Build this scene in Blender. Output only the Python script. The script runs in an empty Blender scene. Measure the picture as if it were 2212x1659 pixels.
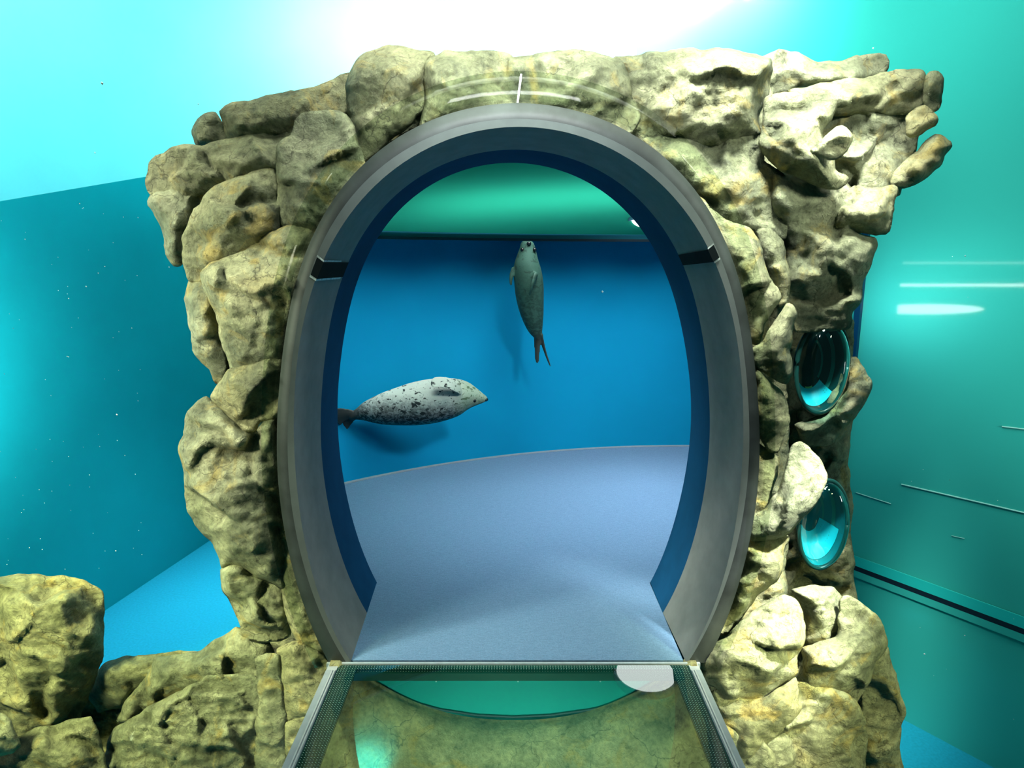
import bpy, bmesh, math, random
import numpy as np
from mathutils import Vector, Matrix, noise
from mathutils.geometry import delaunay_2d_cdt

S = bpy.context.scene
COL = S.collection
PI = math.pi

# ---------------------------------------------------------------- camera
F_PX = 1400.0
PITCH = math.atan(269.5 / F_PX)
CAM = Vector((0, 0, 1.5))
cam_d = bpy.data.cameras.new('camera')
cam_d.sensor_width = 36.0
cam_d.lens = F_PX / 2212 * 36.0
cam_d.clip_start = 0.02
cam = bpy.data.objects.new('camera', cam_d)
cam.location = CAM
cam.rotation_euler = (PI / 2 - PITCH, 0, 0)
COL.objects.link(cam)
S.camera = cam

# ---------------------------------------------------------------- world, exposure
w = bpy.data.worlds.new('water_ambient')
w.use_nodes = True
w.node_tree.nodes['Background'].inputs[0].default_value = (0.10, 0.42, 0.40, 1)
w.node_tree.nodes['Background'].inputs[1].default_value = 0.16
S.world = w
S.view_settings.view_transform = 'Standard'
S.view_settings.look = 'None'
S.view_settings.exposure = 0.0
S.view_settings.gamma = 1.0
S.view_settings.use_curve_mapping = False
S.cycles.use_denoising = True
S.cycles.max_bounces = 6
S.cycles.diffuse_bounces = 1
S.cycles.glossy_bounces = 3
S.cycles.transmission_bounces = 6
S.cycles.transparent_max_bounces = 10
S.cycles.caustics_reflective = False
S.cycles.caustics_refractive = False


def area(name, loc, target, sx, sy, power, color, shape='RECTANGLE', spread=180):
    d = bpy.data.lights.new(name, 'AREA')
    d.shape = shape
    d.size = sx
    d.size_y = sy
    d.energy = power
    d.color = color
    d.spread = math.radians(spread)
    o = bpy.data.objects.new(name, d)
    o.location = loc
    o.rotation_euler = (Vector(target) - Vector(loc)).to_track_quat('-Z', 'Y').to_euler()
    COL.objects.link(o)
    return o


def spot(name, loc, target, power, color, angle, blend=0.5, radius=0.1):
    d = bpy.data.lights.new(name, 'SPOT')
    d.energy = power
    d.color = color
    d.spot_size = math.radians(angle)
    d.spot_blend = blend
    d.shadow_soft_size = radius
    o = bpy.data.objects.new(name, d)
    o.location = loc
    o.rotation_euler = (Vector(target) - Vector(loc)).to_track_quat('-Z', 'Y').to_euler()
    COL.objects.link(o)
    return o


# overhead key lamp, then unseen lights added to brighten rocks, portal and rock bed
spot('key_lamp', (0.72, 1.6, 3.2), (0.92, 2.35, 1.95), 900, (0.97, 1.0, 0.90), 38, 0.6, 0.18)
area('portal_top_fill', (0.0, 1.6, 2.42), (0.0, 2.2, 1.95), 0.7, 0.15, 9, (0.93, 1.0, 0.96), spread=76)
area('top_rock_fill', (0.45, 2.10, 2.95), (0.45, 2.40, 2.1), 2.1, 0.12, 15, (0.96, 1.0, 0.93), spread=110)
area('front_fill', (0.0, 1.85, 3.6), (0.0, 2.4, 0.6), 2.6, 0.3, 50, (0.92, 1.0, 0.86))
spot('left_rock_fill', (-2.9, 1.2, 3.2), (-1.3, 2.3, 1.25), 700, (0.97, 1.0, 0.78), 34, 0.6, 0.2)
spot('left_mid_fill', (-2.4, 0.9, 1.8), (-1.1, 2.25, 1.0), 300, (0.97, 1.0, 0.74), 42, 0.7, 0.25)
spot('right_upper_fill', (1.8, 0.9, 2.7), (1.05, 2.3, 1.85), 260, (0.95, 1.0, 0.82), 27, 0.8, 0.2)
spot('low_left_fill', (-2.2, 0.9, 1.9), (-1.6, 2.25, -0.3), 780, (0.93, 1.0, 0.50), 46, 0.5, 0.2)
spot('low_right_fill', (2.2, 0.9, 1.9), (1.3, 2.25, -0.35), 300, (0.95, 1.0, 0.50), 32, 0.6, 0.2)
spot('low_right_front_fill', (2.0, 0.9, 1.4), (0.98, 2.2, -0.06), 520, (0.95, 1.0, 0.58), 24, 0.9, 0.15)
spot('right_mid_fill', (1.7, 1.2, 2.9), (1.13, 2.2, 0.55), 3600, (0.97, 1.0, 0.88), 15, 0.9, 0.08)
area('under_floor_fill', (0.0, 0.5, -0.12), (0.0, 1.9, -0.55), 0.8, 0.1, 11, (0.85, 1.0, 0.9), spread=60)
# tank wall lights; the back left, back right and far right ones are added
area('back_lamp', (0.1, 4.9, 4.75), (0.4, 6.3, 3.6), 2.2, 0.4, 330, (1.0, 1.0, 1.0), spread=95)
area('back_right_fill', (0.75, 5.05, 3.6), (1.05, 5.5, 3.0), 0.8, 0.3, 110, (1.0, 1.0, 1.0), spread=150)
area('far_right_fill', (1.35, 4.55, 3.45), (1.7, 4.75, 2.9), 0.6, 0.3, 30, (1.0, 1.0, 1.0), spread=150)
area('back_left_fill', (-1.6, 6.3, 4.7), (-1.6, 7.8, 3.7), 1.6, 0.4, 70, (1.0, 1.0, 1.0), spread=110)
area('ledge_lamp', (-3.4, 4.8, 5.2), (-4.4, 6.4, 2.8), 1.0, 1.0, 140, (1.0, 1.0, 1.0))
area('left_wall_lamp', (-3.1, 3.2, 0.9), (-3.5, 4.0, 0.8), 0.3, 0.9, 34, (1.0, 1.0, 1.0))
area('left_floor_lamp', (-2.2, 5.2, 1.5), (-2.2, 5.0, -1.3), 0.5, 0.5, 10, (0.8, 0.95, 1.0), spread=70)
area('right_wall_lamp', (1.5, 3.1, 3.6), (2.3, 3.8, 1.6), 0.8, 0.5, 9.5, (0.9, 1.0, 0.95), spread=110)
area('right_wall_low_lamp', (2.9, 2.2, 0.9), (2.3, 3.7, 0.6), 0.3, 0.3, 4.5, (0.9, 1.0, 0.95), spread=130)
# room behind the portal: unseen lights added for carpet, blue wall and dome
area('room_fill', (-0.98, 3.75, 1.84), (-0.75, 4.3, 0.0), 0.3, 0.3, 42, (0.92, 0.97, 1.0), 'DISK', spread=114)
area('room_fill', (1.08, 3.65, 1.84), (0.9, 4.25, 0.0), 0.3, 0.3, 27, (0.92, 0.97, 1.0), 'DISK', spread=112)
area('dome_backlight', (0.3, 4.1, 2.28), (0.3, 4.1, 1.9), 1.8, 0.6, 14, (1.0, 1.0, 0.95))
area('room_fill', (0.1, 2.97, 1.935), (0.15, 3.45, 0.0), 0.7, 0.12, 7, (0.92, 0.97, 1.0), spread=100)

# ---------------------------------------------------------------- helpers
_c, _s = math.cos(PITCH), math.sin(PITCH)


def ray(px, py):
    u = (px - 1106.0) / F_PX
    v = (829.5 - py) / F_PX
    return Vector((u, _c + v * _s, -_s + v * _c))


def PY(px, py, y):      # the point of a sight line at depth y
    d = ray(px, py)
    return CAM + d * (y / d.y)


def PZ(px, py, z):      # the point of a sight line at height z
    d = ray(px, py)
    return CAM + d * ((z - CAM.z) / d.z)


def finish(me, smooth):
    if smooth:
        me.polygons.foreach_set('use_smooth', [True] * len(me.polygons))
    me.update()


def mesh_obj(name, verts, faces, mat, parent=None, smooth=False, origin=None):
    """links ONE mesh object; verts are world points"""
    if parent is not None:
        base = parent.matrix_world.translation if False else Vector(parent['_o'])
    elif origin is None:
        vs = np.array([tuple(v) for v in verts])
        base = Vector(((vs[:, 0].min() + vs[:, 0].max()) / 2, (vs[:, 1].min() + vs[:, 1].max()) / 2, vs[:, 2].min()))
    else:
        base = Vector(origin)
    me = bpy.data.meshes.new(name)
    me.from_pydata([tuple(Vector(v) - base) for v in verts], [], faces)
    me.validate()
    bm = bmesh.new()
    bm.from_mesh(me)
    bmesh.ops.recalc_face_normals(bm, faces=bm.faces)
    bm.to_mesh(me)
    bm.free()
    finish(me, smooth)
    if mat:
        me.materials.append(mat)
    o = bpy.data.objects.new(name, me)
    COL.objects.link(o)
    if parent is not None:
        o.parent = parent
        o['_o'] = parent['_o']
    else:
        o.location = base
        o['_o'] = tuple(base)
    return o


def empty(name, loc):
    o = bpy.data.objects.new(name, None)
    o.empty_display_size = 0.1
    o.location = loc
    o['_o'] = tuple(loc)
    COL.objects.link(o)
    return o


def tag(o, label=None, cat=None, group=None, kind=None):
    if label: o['label'] = label
    if cat: o['category'] = cat
    if group: o['group'] = group
    if kind: o['kind'] = kind
    return o


class MB:
    def __init__(self):
        self.v, self.f = [], []

    def add(self, verts, faces):
        n = len(self.v)
        self.v += [Vector(v) for v in verts]
        self.f += [[i + n for i in f] for f in faces]

    def box(self, a, b):
        x0, y0, z0 = a
        x1, y1, z1 = b
        self.add([(x0, y0, z0), (x1, y0, z0), (x1, y1, z0), (x0, y1, z0), (x0, y0, z1), (x1, y0, z1), (x1, y1, z1), (x0, y1, z1)],
                 [(0, 3, 2, 1), (4, 5, 6, 7), (0, 1, 5, 4), (1, 2, 6, 5), (2, 3, 7, 6), (3, 0, 4, 7)])

    def prism(self, pts, dvec):         # pts: planar polygon, extruded by dvec
        n = len(pts)
        d = Vector(dvec)
        self.add([Vector(p) for p in pts] + [Vector(p) + d for p in pts],
                 [tuple(range(n)), tuple(range(2 * n - 1, n - 1, -1))] + [(i, (i + 1) % n, (i + 1) % n + n, i + n) for i in range(n)])

    def grid(self, rows, close=False):  # rows of equal length joined by quads
        m = len(rows[0])
        vs = [p for r in rows for p in r]
        fs = []
        for i in range(len(rows) - 1):
            for j in range(m - (0 if close else 1)):
                k = (j + 1) % m
                fs.append((i * m + j, i * m + k, (i + 1) * m + k, (i + 1) * m + j))
        self.add(vs, fs)

    def tube(self, path, r, n=8):
        rows = []
        for i, p in enumerate(path):
            p = Vector(p)
            a = Vector(path[max(i - 1, 0)])
            b = Vector(path[min(i + 1, len(path) - 1)])
            t = (b - a).normalized()
            s1 = t.cross(Vector((0, 0, 1)))
            if s1.length < 1e-4: s1 = t.cross(Vector((1, 0, 0)))
            s1.normalize()
            s2 = t.cross(s1)
            rows.append([p + (s1 * math.cos(k * 2 * PI / n) + s2 * math.sin(k * 2 * PI / n)) * r for k in range(n)])
        base = len(self.v)
        self.grid(rows, True)
        self.f.append([base + k for k in range(n)])
        self.f.append([base + (len(path) - 1) * n + k for k in range(n)])

    def build(self, name, mat, parent=None, smooth=False, origin=None):
        return mesh_obj(name, self.v, self.f, mat, parent, smooth, origin)


# ---------------------------------------------------------------- materials
def mat(name):
    m = bpy.data.materials.new(name)
    m.use_nodes = True
    nt = m.node_tree
    return m, nt, nt.nodes['Principled BSDF'], nt.nodes['Material Output']


def N(nt, t, **kw):
    n = nt.nodes.new(t)
    for k, v in kw.items():
        setattr(n, k, v)
    return n


def noise_node(nt, vec, scale, detail=4, rough=0.55, dist=0.0):
    n = N(nt, 'ShaderNodeTexNoise')
    n.inputs['Scale'].default_value = scale
    n.inputs['Detail'].default_value = detail
    n.inputs['Roughness'].default_value = rough
    n.inputs['Distortion'].default_value = dist
    nt.links.new(vec, n.inputs['Vector'])
    return n


def ramp(nt, fac, stops):
    r = N(nt, 'ShaderNodeValToRGB')
    e = r.color_ramp.elements
    while len(e) < len(stops): e.new(0.5)
    for i, (p, c) in enumerate(stops):
        e[i].position = p
        e[i].color = (c, c, c, 1) if isinstance(c, (int, float)) else (*c, 1)
    nt.links.new(fac, r.inputs[0])
    return r


def mix(nt, fac, a, b, blend='MIX'):
    n = N(nt, 'ShaderNodeMix', data_type='RGBA', blend_type=blend)
    for sock, v in ((0, fac), (6, a), (7, b)):
        if hasattr(v, 'links') or isinstance(v, bpy.types.NodeSocket):
            nt.links.new(v, n.inputs[sock])
        elif isinstance(v, (int, float)):
            n.inputs[sock].default_value = v
        else:
            n.inputs[sock].default_value = (*v, 1)
    return n.outputs[2]


def plain(name, color, rough=0.7, spec=0.3, metal=0.0, nscale=0, namp=0.15, bump=0.0, bscale=60):
    m, nt, p, out = mat(name)
    p.inputs['Roughness'].default_value = rough
    p.inputs['Specular IOR Level'].default_value = spec
    p.inputs['Metallic'].default_value = metal
    tc = N(nt, 'ShaderNodeTexCoord')
    if nscale:
        n = noise_node(nt, tc.outputs['Object'], nscale, 5)
        r = ramp(nt, n.outputs[0], [(0.3, tuple(c * (1 - namp) for c in color)), (0.7, tuple(min(1, c * (1 + namp)) for c in color))])
        nt.links.new(r.outputs[0], p.inputs['Base Color'])
    else:
        p.inputs['Base Color'].default_value = (*color, 1)
    if bump:
        n2 = noise_node(nt, tc.outputs['Object'], bscale, 4)
        b = N(nt, 'ShaderNodeBump')
        b.inputs['Strength'].default_value = bump
        b.inputs['Distance'].default_value = 0.01
        nt.links.new(n2.outputs[0], b.inputs['Height'])
        nt.links.new(b.outputs[0], p.inputs['Normal'])
    return m


def clear(name, tint, gloss, rough=0.02, ior=1.45, dots=None):
    """thin clear pane: tinted see-through plus a Fresnel reflection; dots = function adding a mask"""
    m, nt, p, out = mat(name)
    nt.nodes.remove(p)
    tr = N(nt, 'ShaderNodeBsdfTransparent')
    tr.inputs[0].default_value = (*tint, 1)
    gl = N(nt, 'ShaderNodeBsdfGlossy')
    gl.inputs['Roughness'].default_value = rough
    fr = N(nt, 'ShaderNodeFresnel')
    fr.inputs[0].default_value = ior
    mu = N(nt, 'ShaderNodeMath', operation='MULTIPLY')
    mu.inputs[1].default_value = gloss
    geo = N(nt, 'ShaderNodeNewGeometry')
    fb = N(nt, 'ShaderNodeMath', operation='SUBTRACT'); fb.inputs[0].default_value = 1.0
    nt.links.new(geo.outputs['Backfacing'], fb.inputs[1])
    ff = N(nt, 'ShaderNodeMath', operation='MULTIPLY')
    nt.links.new(fr.outputs[0], ff.inputs[0]); nt.links.new(fb.outputs[0], ff.inputs[1])
    nt.links.new(ff.outputs[0], mu.inputs[0])
    mx = N(nt, 'ShaderNodeMixShader')
    nt.links.new(mu.outputs[0], mx.inputs[0])
    nt.links.new(dots(nt, tr.outputs[0]) if dots else tr.outputs[0], mx.inputs[1])
    nt.links.new(gl.outputs[0], mx.inputs[2])
    last = mx.outputs[0]
    nt.links.new(last, out.inputs[0])
    return m


def rock_material():
    m, nt, p, out = mat('artificial_rock')
    tc = N(nt, 'ShaderNodeTexCoord')
    geo = N(nt, 'ShaderNodeNewGeometry')
    oi = N(nt, 'ShaderNodeObjectInfo')
    pos = geo.outputs['Position']
    n1 = noise_node(nt, pos, 3.2, 6, 0.62, 0.4)
    n2 = noise_node(nt, pos, 14, 8, 0.7, 0.6)
    n3 = noise_node(nt, pos, 60, 6, 0.7)
    n4 = noise_node(nt, pos, 5.5, 5, 0.6, 1.5)
    c = ramp(nt, n1.outputs[0], [(0.32, (0.128, 0.147, 0.090)), (0.46, (0.269, 0.288, 0.166)), (0.60, (0.422, 0.429, 0.262)), (0.74, (0.474, 0.410, 0.186))]).outputs[0]
    d = ramp(nt, n2.outputs[0], [(0.28, 0.35), (0.47, 0.90), (0.7, 1.25)]).outputs[0]
    c = mix(nt, 1.0, c, d, 'MULTIPLY')
    y = ramp(nt, n4.outputs[0], [(0.55, 0.0), (0.68, 0.75)]).outputs[0]
    c = mix(nt, y, c, (0.46, 0.36, 0.11))
    # pale lime scabs
    n5 = noise_node(nt, pos, 9, 10, 0.75, 0.8)
    wmask = ramp(nt, n5.outputs[0], [(0.66, 0.0), (0.70, 0.8)]).outputs[0]
    c = mix(nt, wmask, c, (0.66, 0.70, 0.56))
    # dark stains
    n6 = noise_node(nt, pos, 7, 9, 0.75, 0.5)
    dmask = ramp(nt, n6.outputs[0], [(0.30, 0.8), (0.38, 0.0)]).outputs[0]
    c = mix(nt, dmask, c, (0.09, 0.10, 0.06))
    g3 = ramp(nt, n3.outputs[0], [(0.30, 0.62), (0.5, 1.0), (0.70, 1.28)]).outputs[0]
    c = mix(nt, 1.0, c, g3, 'MULTIPLY')
    # lighter ridges and darker hollows
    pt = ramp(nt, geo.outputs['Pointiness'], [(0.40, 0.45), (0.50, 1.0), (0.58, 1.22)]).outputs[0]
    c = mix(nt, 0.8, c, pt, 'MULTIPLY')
    tint = ramp(nt, oi.outputs['Random'], [(0.0, (0.92, 0.96, 1.0)), (0.5, (1.0, 1.0, 0.95)), (1.0, (1.06, 1.0, 0.84))]).outputs[0]
    c = mix(nt, 1.0, c, tint, 'MULTIPLY')
    nt.links.new(c, p.inputs['Base Color'])
    p.inputs['Roughness'].default_value = 0.62
    p.inputs['Specular IOR Level'].default_value = 0.35
    # relief
    vo = N(nt, 'ShaderNodeTexVoronoi', feature='DISTANCE_TO_EDGE')
    vo.inputs['Scale'].default_value = 5.5
    wv = N(nt, 'ShaderNodeVectorMath', operation='ADD')
    ns = noise_node(nt, pos, 6, 4)
    sc = N(nt, 'ShaderNodeVectorMath', operation='SCALE')
    sc.inputs[3].default_value = 0.25
    nt.links.new(ns.outputs[1], sc.inputs[0])
    nt.links.new(pos, wv.inputs[0])
    nt.links.new(sc.outputs[0], wv.inputs[1])
    nt.links.new(wv.outputs[0], vo.inputs['Vector'])
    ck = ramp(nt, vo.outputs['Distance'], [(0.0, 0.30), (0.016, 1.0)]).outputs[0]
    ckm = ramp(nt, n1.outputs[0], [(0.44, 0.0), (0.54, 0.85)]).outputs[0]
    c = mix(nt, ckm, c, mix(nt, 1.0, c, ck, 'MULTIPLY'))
    nt.links.new(c, p.inputs['Base Color'])
    crack = ramp(nt, vo.outputs['Distance'], [(0.0, 0.0), (0.03, 1.0)]).outputs[0]
    b1 = N(nt, 'ShaderNodeBump')
    b1.inputs['Strength'].default_value = 0.35
    b1.inputs['Distance'].default_value = 0.012
    nt.links.new(crack, b1.inputs['Height'])
    b2 = N(nt, 'ShaderNodeBump')
    b2.inputs['Strength'].default_value = 0.9
    b2.inputs['Distance'].default_value = 0.06
    nt.links.new(n2.outputs[0], b2.inputs['Height'])
    nt.links.new(b1.outputs[0], b2.inputs['Normal'])
    b3 = N(nt, 'ShaderNodeBump')
    b3.inputs['Strength'].default_value = 0.7
    b3.inputs['Distance'].default_value = 0.022
    nt.links.new(n3.outputs[0], b3.inputs['Height'])
    nt.links.new(b2.outputs[0], b3.inputs['Normal'])
    nt.links.new(b3.outputs[0], p.inputs['Normal'])
    return m


def carpet_material():
    m, nt, p, out = mat('carpet')
    tc = N(nt, 'ShaderNodeTexCoord')
    mp = N(nt, 'ShaderNodeMapping')
    mp.inputs['Rotation'].default_value = (0, 0, 0.5)
    mp.inputs['Scale'].default_value = (1, 5, 1)
    nt.links.new(tc.outputs['Object'], mp.inputs[0])
    n1 = noise_node(nt, mp.outputs[0], 30, 8, 0.75)
    n2 = noise_node(nt, tc.outputs['Object'], 160, 3, 0.6)
    c = ramp(nt, n1.outputs[0], [(0.3, (0.09, 0.17, 0.28)), (0.7, (0.135, 0.23, 0.36))]).outputs[0]
    d = ramp(nt, n2.outputs[0], [(0.3, 0.82), (0.7, 1.12)]).outputs[0]
    c = mix(nt, 1.0, c, d, 'MULTIPLY')
    nt.links.new(c, p.inputs['Base Color'])
    p.inputs['Roughness'].default_value = 0.95
    p.inputs['Specular IOR Level'].default_value = 0.1
    b = N(nt, 'ShaderNodeBump')
    b.inputs['Strength'].default_value = 0.4
    b.inputs['Distance'].default_value = 0.004
    nt.links.new(n2.outputs[0], b.inputs['Height'])
    nt.links.new(b.outputs[0], p.inputs['Normal'])
    return m


M = {}
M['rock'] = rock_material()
M['carpet'] = carpet_material()
M['cyan_wall'] = plain('cyan_tank_paint', (0.16, 0.75, 0.82), 0.9, 0.1, nscale=2, namp=0.04)
M['left_wall'] = plain('teal_tank_paint', (0.004, 0.44, 0.50), 0.9, 0.1, nscale=2, namp=0.05)
M['tank_floor'] = plain('blue_tank_floor', (0.012, 0.40, 0.60), 0.9, 0.1, nscale=60, namp=0.10)
M['blue_wall'] = plain('blue_tank_paint', (0.004, 0.36, 0.66), 0.9, 0.1, nscale=2, namp=0.03)
M['right_wall'] = plain('green_tank_paint', (0.045, 0.58, 0.50), 0.10, 0.4)
M['green_upper'] = plain('pale_green_paint', (0.13, 0.68, 0.63), 0.9, 0.1)
M['light_teal'] = plain('light_teal_strip', (0.02, 0.72, 0.66), 0.4, 0.3)
M['scratch'] = plain('pale_scratch', (0.35, 0.85, 0.75), 0.5)
M['niche_dark'] = plain('dark_niche', (0.003, 0.035, 0.035), 0.3, 0.4)  # dark paint stands in for shade in the upper bowl
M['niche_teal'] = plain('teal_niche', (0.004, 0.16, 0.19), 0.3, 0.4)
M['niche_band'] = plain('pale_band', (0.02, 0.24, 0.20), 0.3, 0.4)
M['yellow_glint_paint'] = plain('yellow_glint_paint', (0.35, 0.62, 0.25), 0.5)  # reflection painted as a yellow spot in the bowl
M['niche'] = plain('turquoise_light_paint', (0.01, 0.58, 0.72), 0.5, 0.3)  # brighter paint stands in for light on the lower bowl
M['slab'] = plain('dark_slab', (0.05, 0.12, 0.13), 0.9)
M['flange'] = plain('black_rubber', (0.030, 0.036, 0.036), 0.55, 0.3, nscale=9, namp=0.4)
M['bevel'] = plain('grey_bevel', (0.12, 0.14, 0.135), 0.5, 0.4, nscale=20, namp=0.08)
M['lining'] = plain('grey_lining', (0.16, 0.17, 0.16), 0.6, 0.3, nscale=14, namp=0.12)
M['navy'] = plain('navy_lining', (0.003, 0.050, 0.125), 0.8, 0.1, nscale=10, namp=0.1)
M['tape'] = plain('black_tape', (0.004, 0.008, 0.009), 0.9, 0.1)
M['residue'] = plain('torn_silver_tape', (0.45, 0.52, 0.50), 0.35, 0.5, nscale=60, namp=0.6)
M['silver'] = plain('brushed_steel', (0.50, 0.56, 0.60), 0.35, 0.5, metal=0.5, nscale=40, namp=0.1)
M['rail'] = plain('grey_rail', (0.26, 0.31, 0.35), 0.45, 0.4, metal=0.2, nscale=20, namp=0.1)
M['white_line'] = plain('white_sealant', (0.75, 0.8, 0.82), 0.5)
M['teal_panel'] = plain('teal_panel', (0.0, 0.22, 0.21), 0.5, 0.2)
M['clip'] = plain('pale_clip', (0.25, 0.5, 0.5), 0.5)
M['dark_line'] = plain('dark_seal', (0.004, 0.02, 0.035), 0.6)
M['blue_edge'] = plain('blue_acrylic_edge', (0.0, 0.035, 0.09), 0.4)
M['band'] = plain('teal_band', (0.0, 0.16, 0.24), 0.7)
M['skin_dark'] = plain('dark_skin', (0.012, 0.014, 0.014), 0.25, 0.5)
M['particle'] = plain('pale_fleck', (0.8, 0.9, 0.88), 0.8)
M['acrylic'] = clear('acrylic_pane', (0.97, 1.0, 1.0), 0.35)
M['ring'] = clear('acrylic_ring', (0.82, 0.86, 0.80), 0.12)
M['glass_edge'] = plain('green_glass_edge', (0.006, 0.045, 0.04), 0.3, 0.4)

m, nt, p, out = mat('dome_acrylic')
dif = N(nt, 'ShaderNodeBsdfDiffuse'); dif.inputs[0].default_value = (0.03, 0.50, 0.30, 1)
trl = N(nt, 'ShaderNodeBsdfTranslucent'); trl.inputs[0].default_value = (0.03, 0.55, 0.36, 1)
mx = N(nt, 'ShaderNodeMixShader'); mx.inputs[0].default_value = 0.5
nt.links.new(dif.outputs[0], mx.inputs[1]); nt.links.new(trl.outputs[0], mx.inputs[2]); nt.links.new(mx.outputs[0], out.inputs[0])
nt.nodes.remove(p)
M['dome'] = m

m, nt, p, out = mat('lamp_glow')
em = N(nt, 'ShaderNodeEmission'); em.inputs[0].default_value = (0.9, 1.0, 0.97, 1); em.inputs[1].default_value = 5.0
nt.links.new(em.outputs[0], out.inputs[0]); nt.nodes.remove(p)
M['glow'] = m

M['bubble'] = clear('bubble_acrylic', (0.75, 0.95, 0.95), 2.2, 0.02, 1.5)


def frit(nt, last):
    """rows of small pale dots printed along the edges of the pane"""
    tc = N(nt, 'ShaderNodeTexCoord')
    sp = N(nt, 'ShaderNodeSeparateXYZ')
    nt.links.new(tc.outputs['Object'], sp.inputs[0])

    def mth(op, a, b=None, c=None):
        n = N(nt, 'ShaderNodeMath', operation=op)
        for i, v in enumerate((a, b, c)):
            if v is None: continue
            if isinstance(v, (int, float)): n.inputs[i].default_value = v
            else: nt.links.new(v, n.inputs[i])
        return n.outputs[0]
    X, Yc = sp.outputs[0], sp.outputs[1]
    k = 0.010
    fx = mth('SUBTRACT', mth('FRACT', mth('DIVIDE', X, k)), 0.5)
    fy = mth('SUBTRACT', mth('FRACT', mth('DIVIDE', Yc, k)), 0.5)
    r = mth('SQRT', mth('ADD', mth('MULTIPLY', fx, fx), mth('MULTIPLY', fy, fy)))
    dot = mth('LESS_THAN', r, 0.17)
    band = mth('GREATER_THAN', mth('ABSOLUTE', X), 0.59)
    band2 = mth('GREATER_THAN', Yc, 1.172)
    mask = mth('MULTIPLY', dot, mth('MAXIMUM', band, band2))
    dk = N(nt, 'ShaderNodeBsdfDiffuse')
    dk.inputs[0].default_value = (0.004, 0.035, 0.03, 1)
    m0 = N(nt, 'ShaderNodeMixShader')
    nt.links.new(mth('MULTIPLY', mth('MAXIMUM', band, band2), 0.55), m0.inputs[0])
    nt.links.new(last, m0.inputs[1])
    nt.links.new(dk.outputs[0], m0.inputs[2])
    last = m0.outputs[0]
    df = N(nt, 'ShaderNodeBsdfDiffuse')
    df.inputs[0].default_value = (0.25, 0.42, 0.36, 1)
    ms = N(nt, 'ShaderNodeMixShader')
    nt.links.new(mth('MULTIPLY', mask, 0.7), ms.inputs[0])
    nt.links.new(last, ms.inputs[1])
    nt.links.new(df.outputs[0], ms.inputs[2])
    return ms.outputs[0]


M['floor_glass'] = clear('floor_glass', (0.76, 0.84, 0.75), 2.0, 0.0, 1.5, frit)


def seal_material(name, top, low, spot_c, mid, width, sscale, head, tail_x, green):
    m, nt, p, out = mat(name)
    tc = N(nt, 'ShaderNodeTexCoord')
    ob = tc.outputs['Object']
    sp = N(nt, 'ShaderNodeSeparateXYZ')
    nt.links.new(ob, sp.inputs[0])
    nz = noise_node(nt, ob, 7, 4)
    add = N(nt, 'ShaderNodeMath', operation='MULTIPLY_ADD')
    nt.links.new(nz.outputs[0], add.inputs[0]); add.inputs[1].default_value = 0.10
    nt.links.new(sp.outputs[2], add.inputs[2])
    mr = N(nt, 'ShaderNodeMapRange')
    mr.inputs[1].default_value = mid - width; mr.inputs[2].default_value = mid + width
    nt.links.new(add.outputs[0], mr.inputs[0])
    base = mix(nt, mr.outputs[0], low, top)
    # separate dark blotches on the pale side
    mp = N(nt, 'ShaderNodeMapping')
    mp.inputs['Scale'].default_value = (0.75, 1, 1.1)
    nt.links.new(ob, mp.inputs[0])
    s1 = noise_node(nt, mp.outputs[0], sscale, 3, 0.55, 0.5)
    k1 = ramp(nt, s1.outputs[0], [(0.60, 0.0), (0.635, 1.0)]).outputs[0]
    s1b = noise_node(nt, mp.outputs[0], sscale * 1.9, 2, 0.5, 0.4)
    k1b = ramp(nt, s1b.outputs[0], [(0.62, 0.0), (0.65, 0.9)]).outputs[0]
    # dense fine mottling on the dark side
    s2 = noise_node(nt, mp.outputs[0], sscale * 2.2, 4, 0.6, 0.8)
    k2 = ramp(nt, s2.outputs[0], [(0.42, 0.0), (0.56, 1.0)]).outputs[0]
    inv = N(nt, 'ShaderNodeMath', operation='SUBTRACT'); inv.inputs[0].default_value = 1.0
    nt.links.new(mr.outputs[0], inv.inputs[1])
    k2m = N(nt, 'ShaderNodeMath', operation='MULTIPLY')
    nt.links.new(k2, k2m.inputs[0]); nt.links.new(inv.outputs[0], k2m.inputs[1])
    c = mix(nt, k1, base, spot_c)
    c = mix(nt, k1b, c, spot_c)
    c = mix(nt, k2m.outputs[0], c, tuple(0.8 * v for v in spot_c))
    # darker tail, greenish head
    t = N(nt, 'ShaderNodeMapRange')
    t.inputs[1].default_value = tail_x + 0.07; t.inputs[2].default_value = tail_x - 0.03
    nt.links.new(sp.outputs[0 if head is not None else 2], t.inputs[0])
    c = mix(nt, t.outputs[0], c, (0.05, 0.055, 0.05))
    if head is not None:
        h = N(nt, 'ShaderNodeMapRange')
        h.inputs[1].default_value = head; h.inputs[2].default_value = head + 0.12
        h.inputs[4].default_value = 0.55
        nt.links.new(sp.outputs[0], h.inputs[0])
        c = mix(nt, h.outputs[0], c, green)
    nt.links.new(c, p.inputs['Base Color'])
    p.inputs['Roughness'].default_value = 0.55
    p.inputs['Specular IOR Level'].default_value = 0.25
    b = N(nt, 'ShaderNodeBump'); b.inputs['Strength'].default_value = 0.25; b.inputs['Distance'].default_value = 0.006
    fn = noise_node(nt, ob, 90, 3)
    nt.links.new(fn.outputs[0], b.inputs['Height']); nt.links.new(b.outputs[0], p.inputs['Normal'])
    return m


# ---------------------------------------------------------------- the setting: tank shell
ZF = -1.3


def quad(name, pts, mt, **kw):
    return mesh_obj(name, pts, [tuple(range(len(pts)))], mt, **kw)


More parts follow.
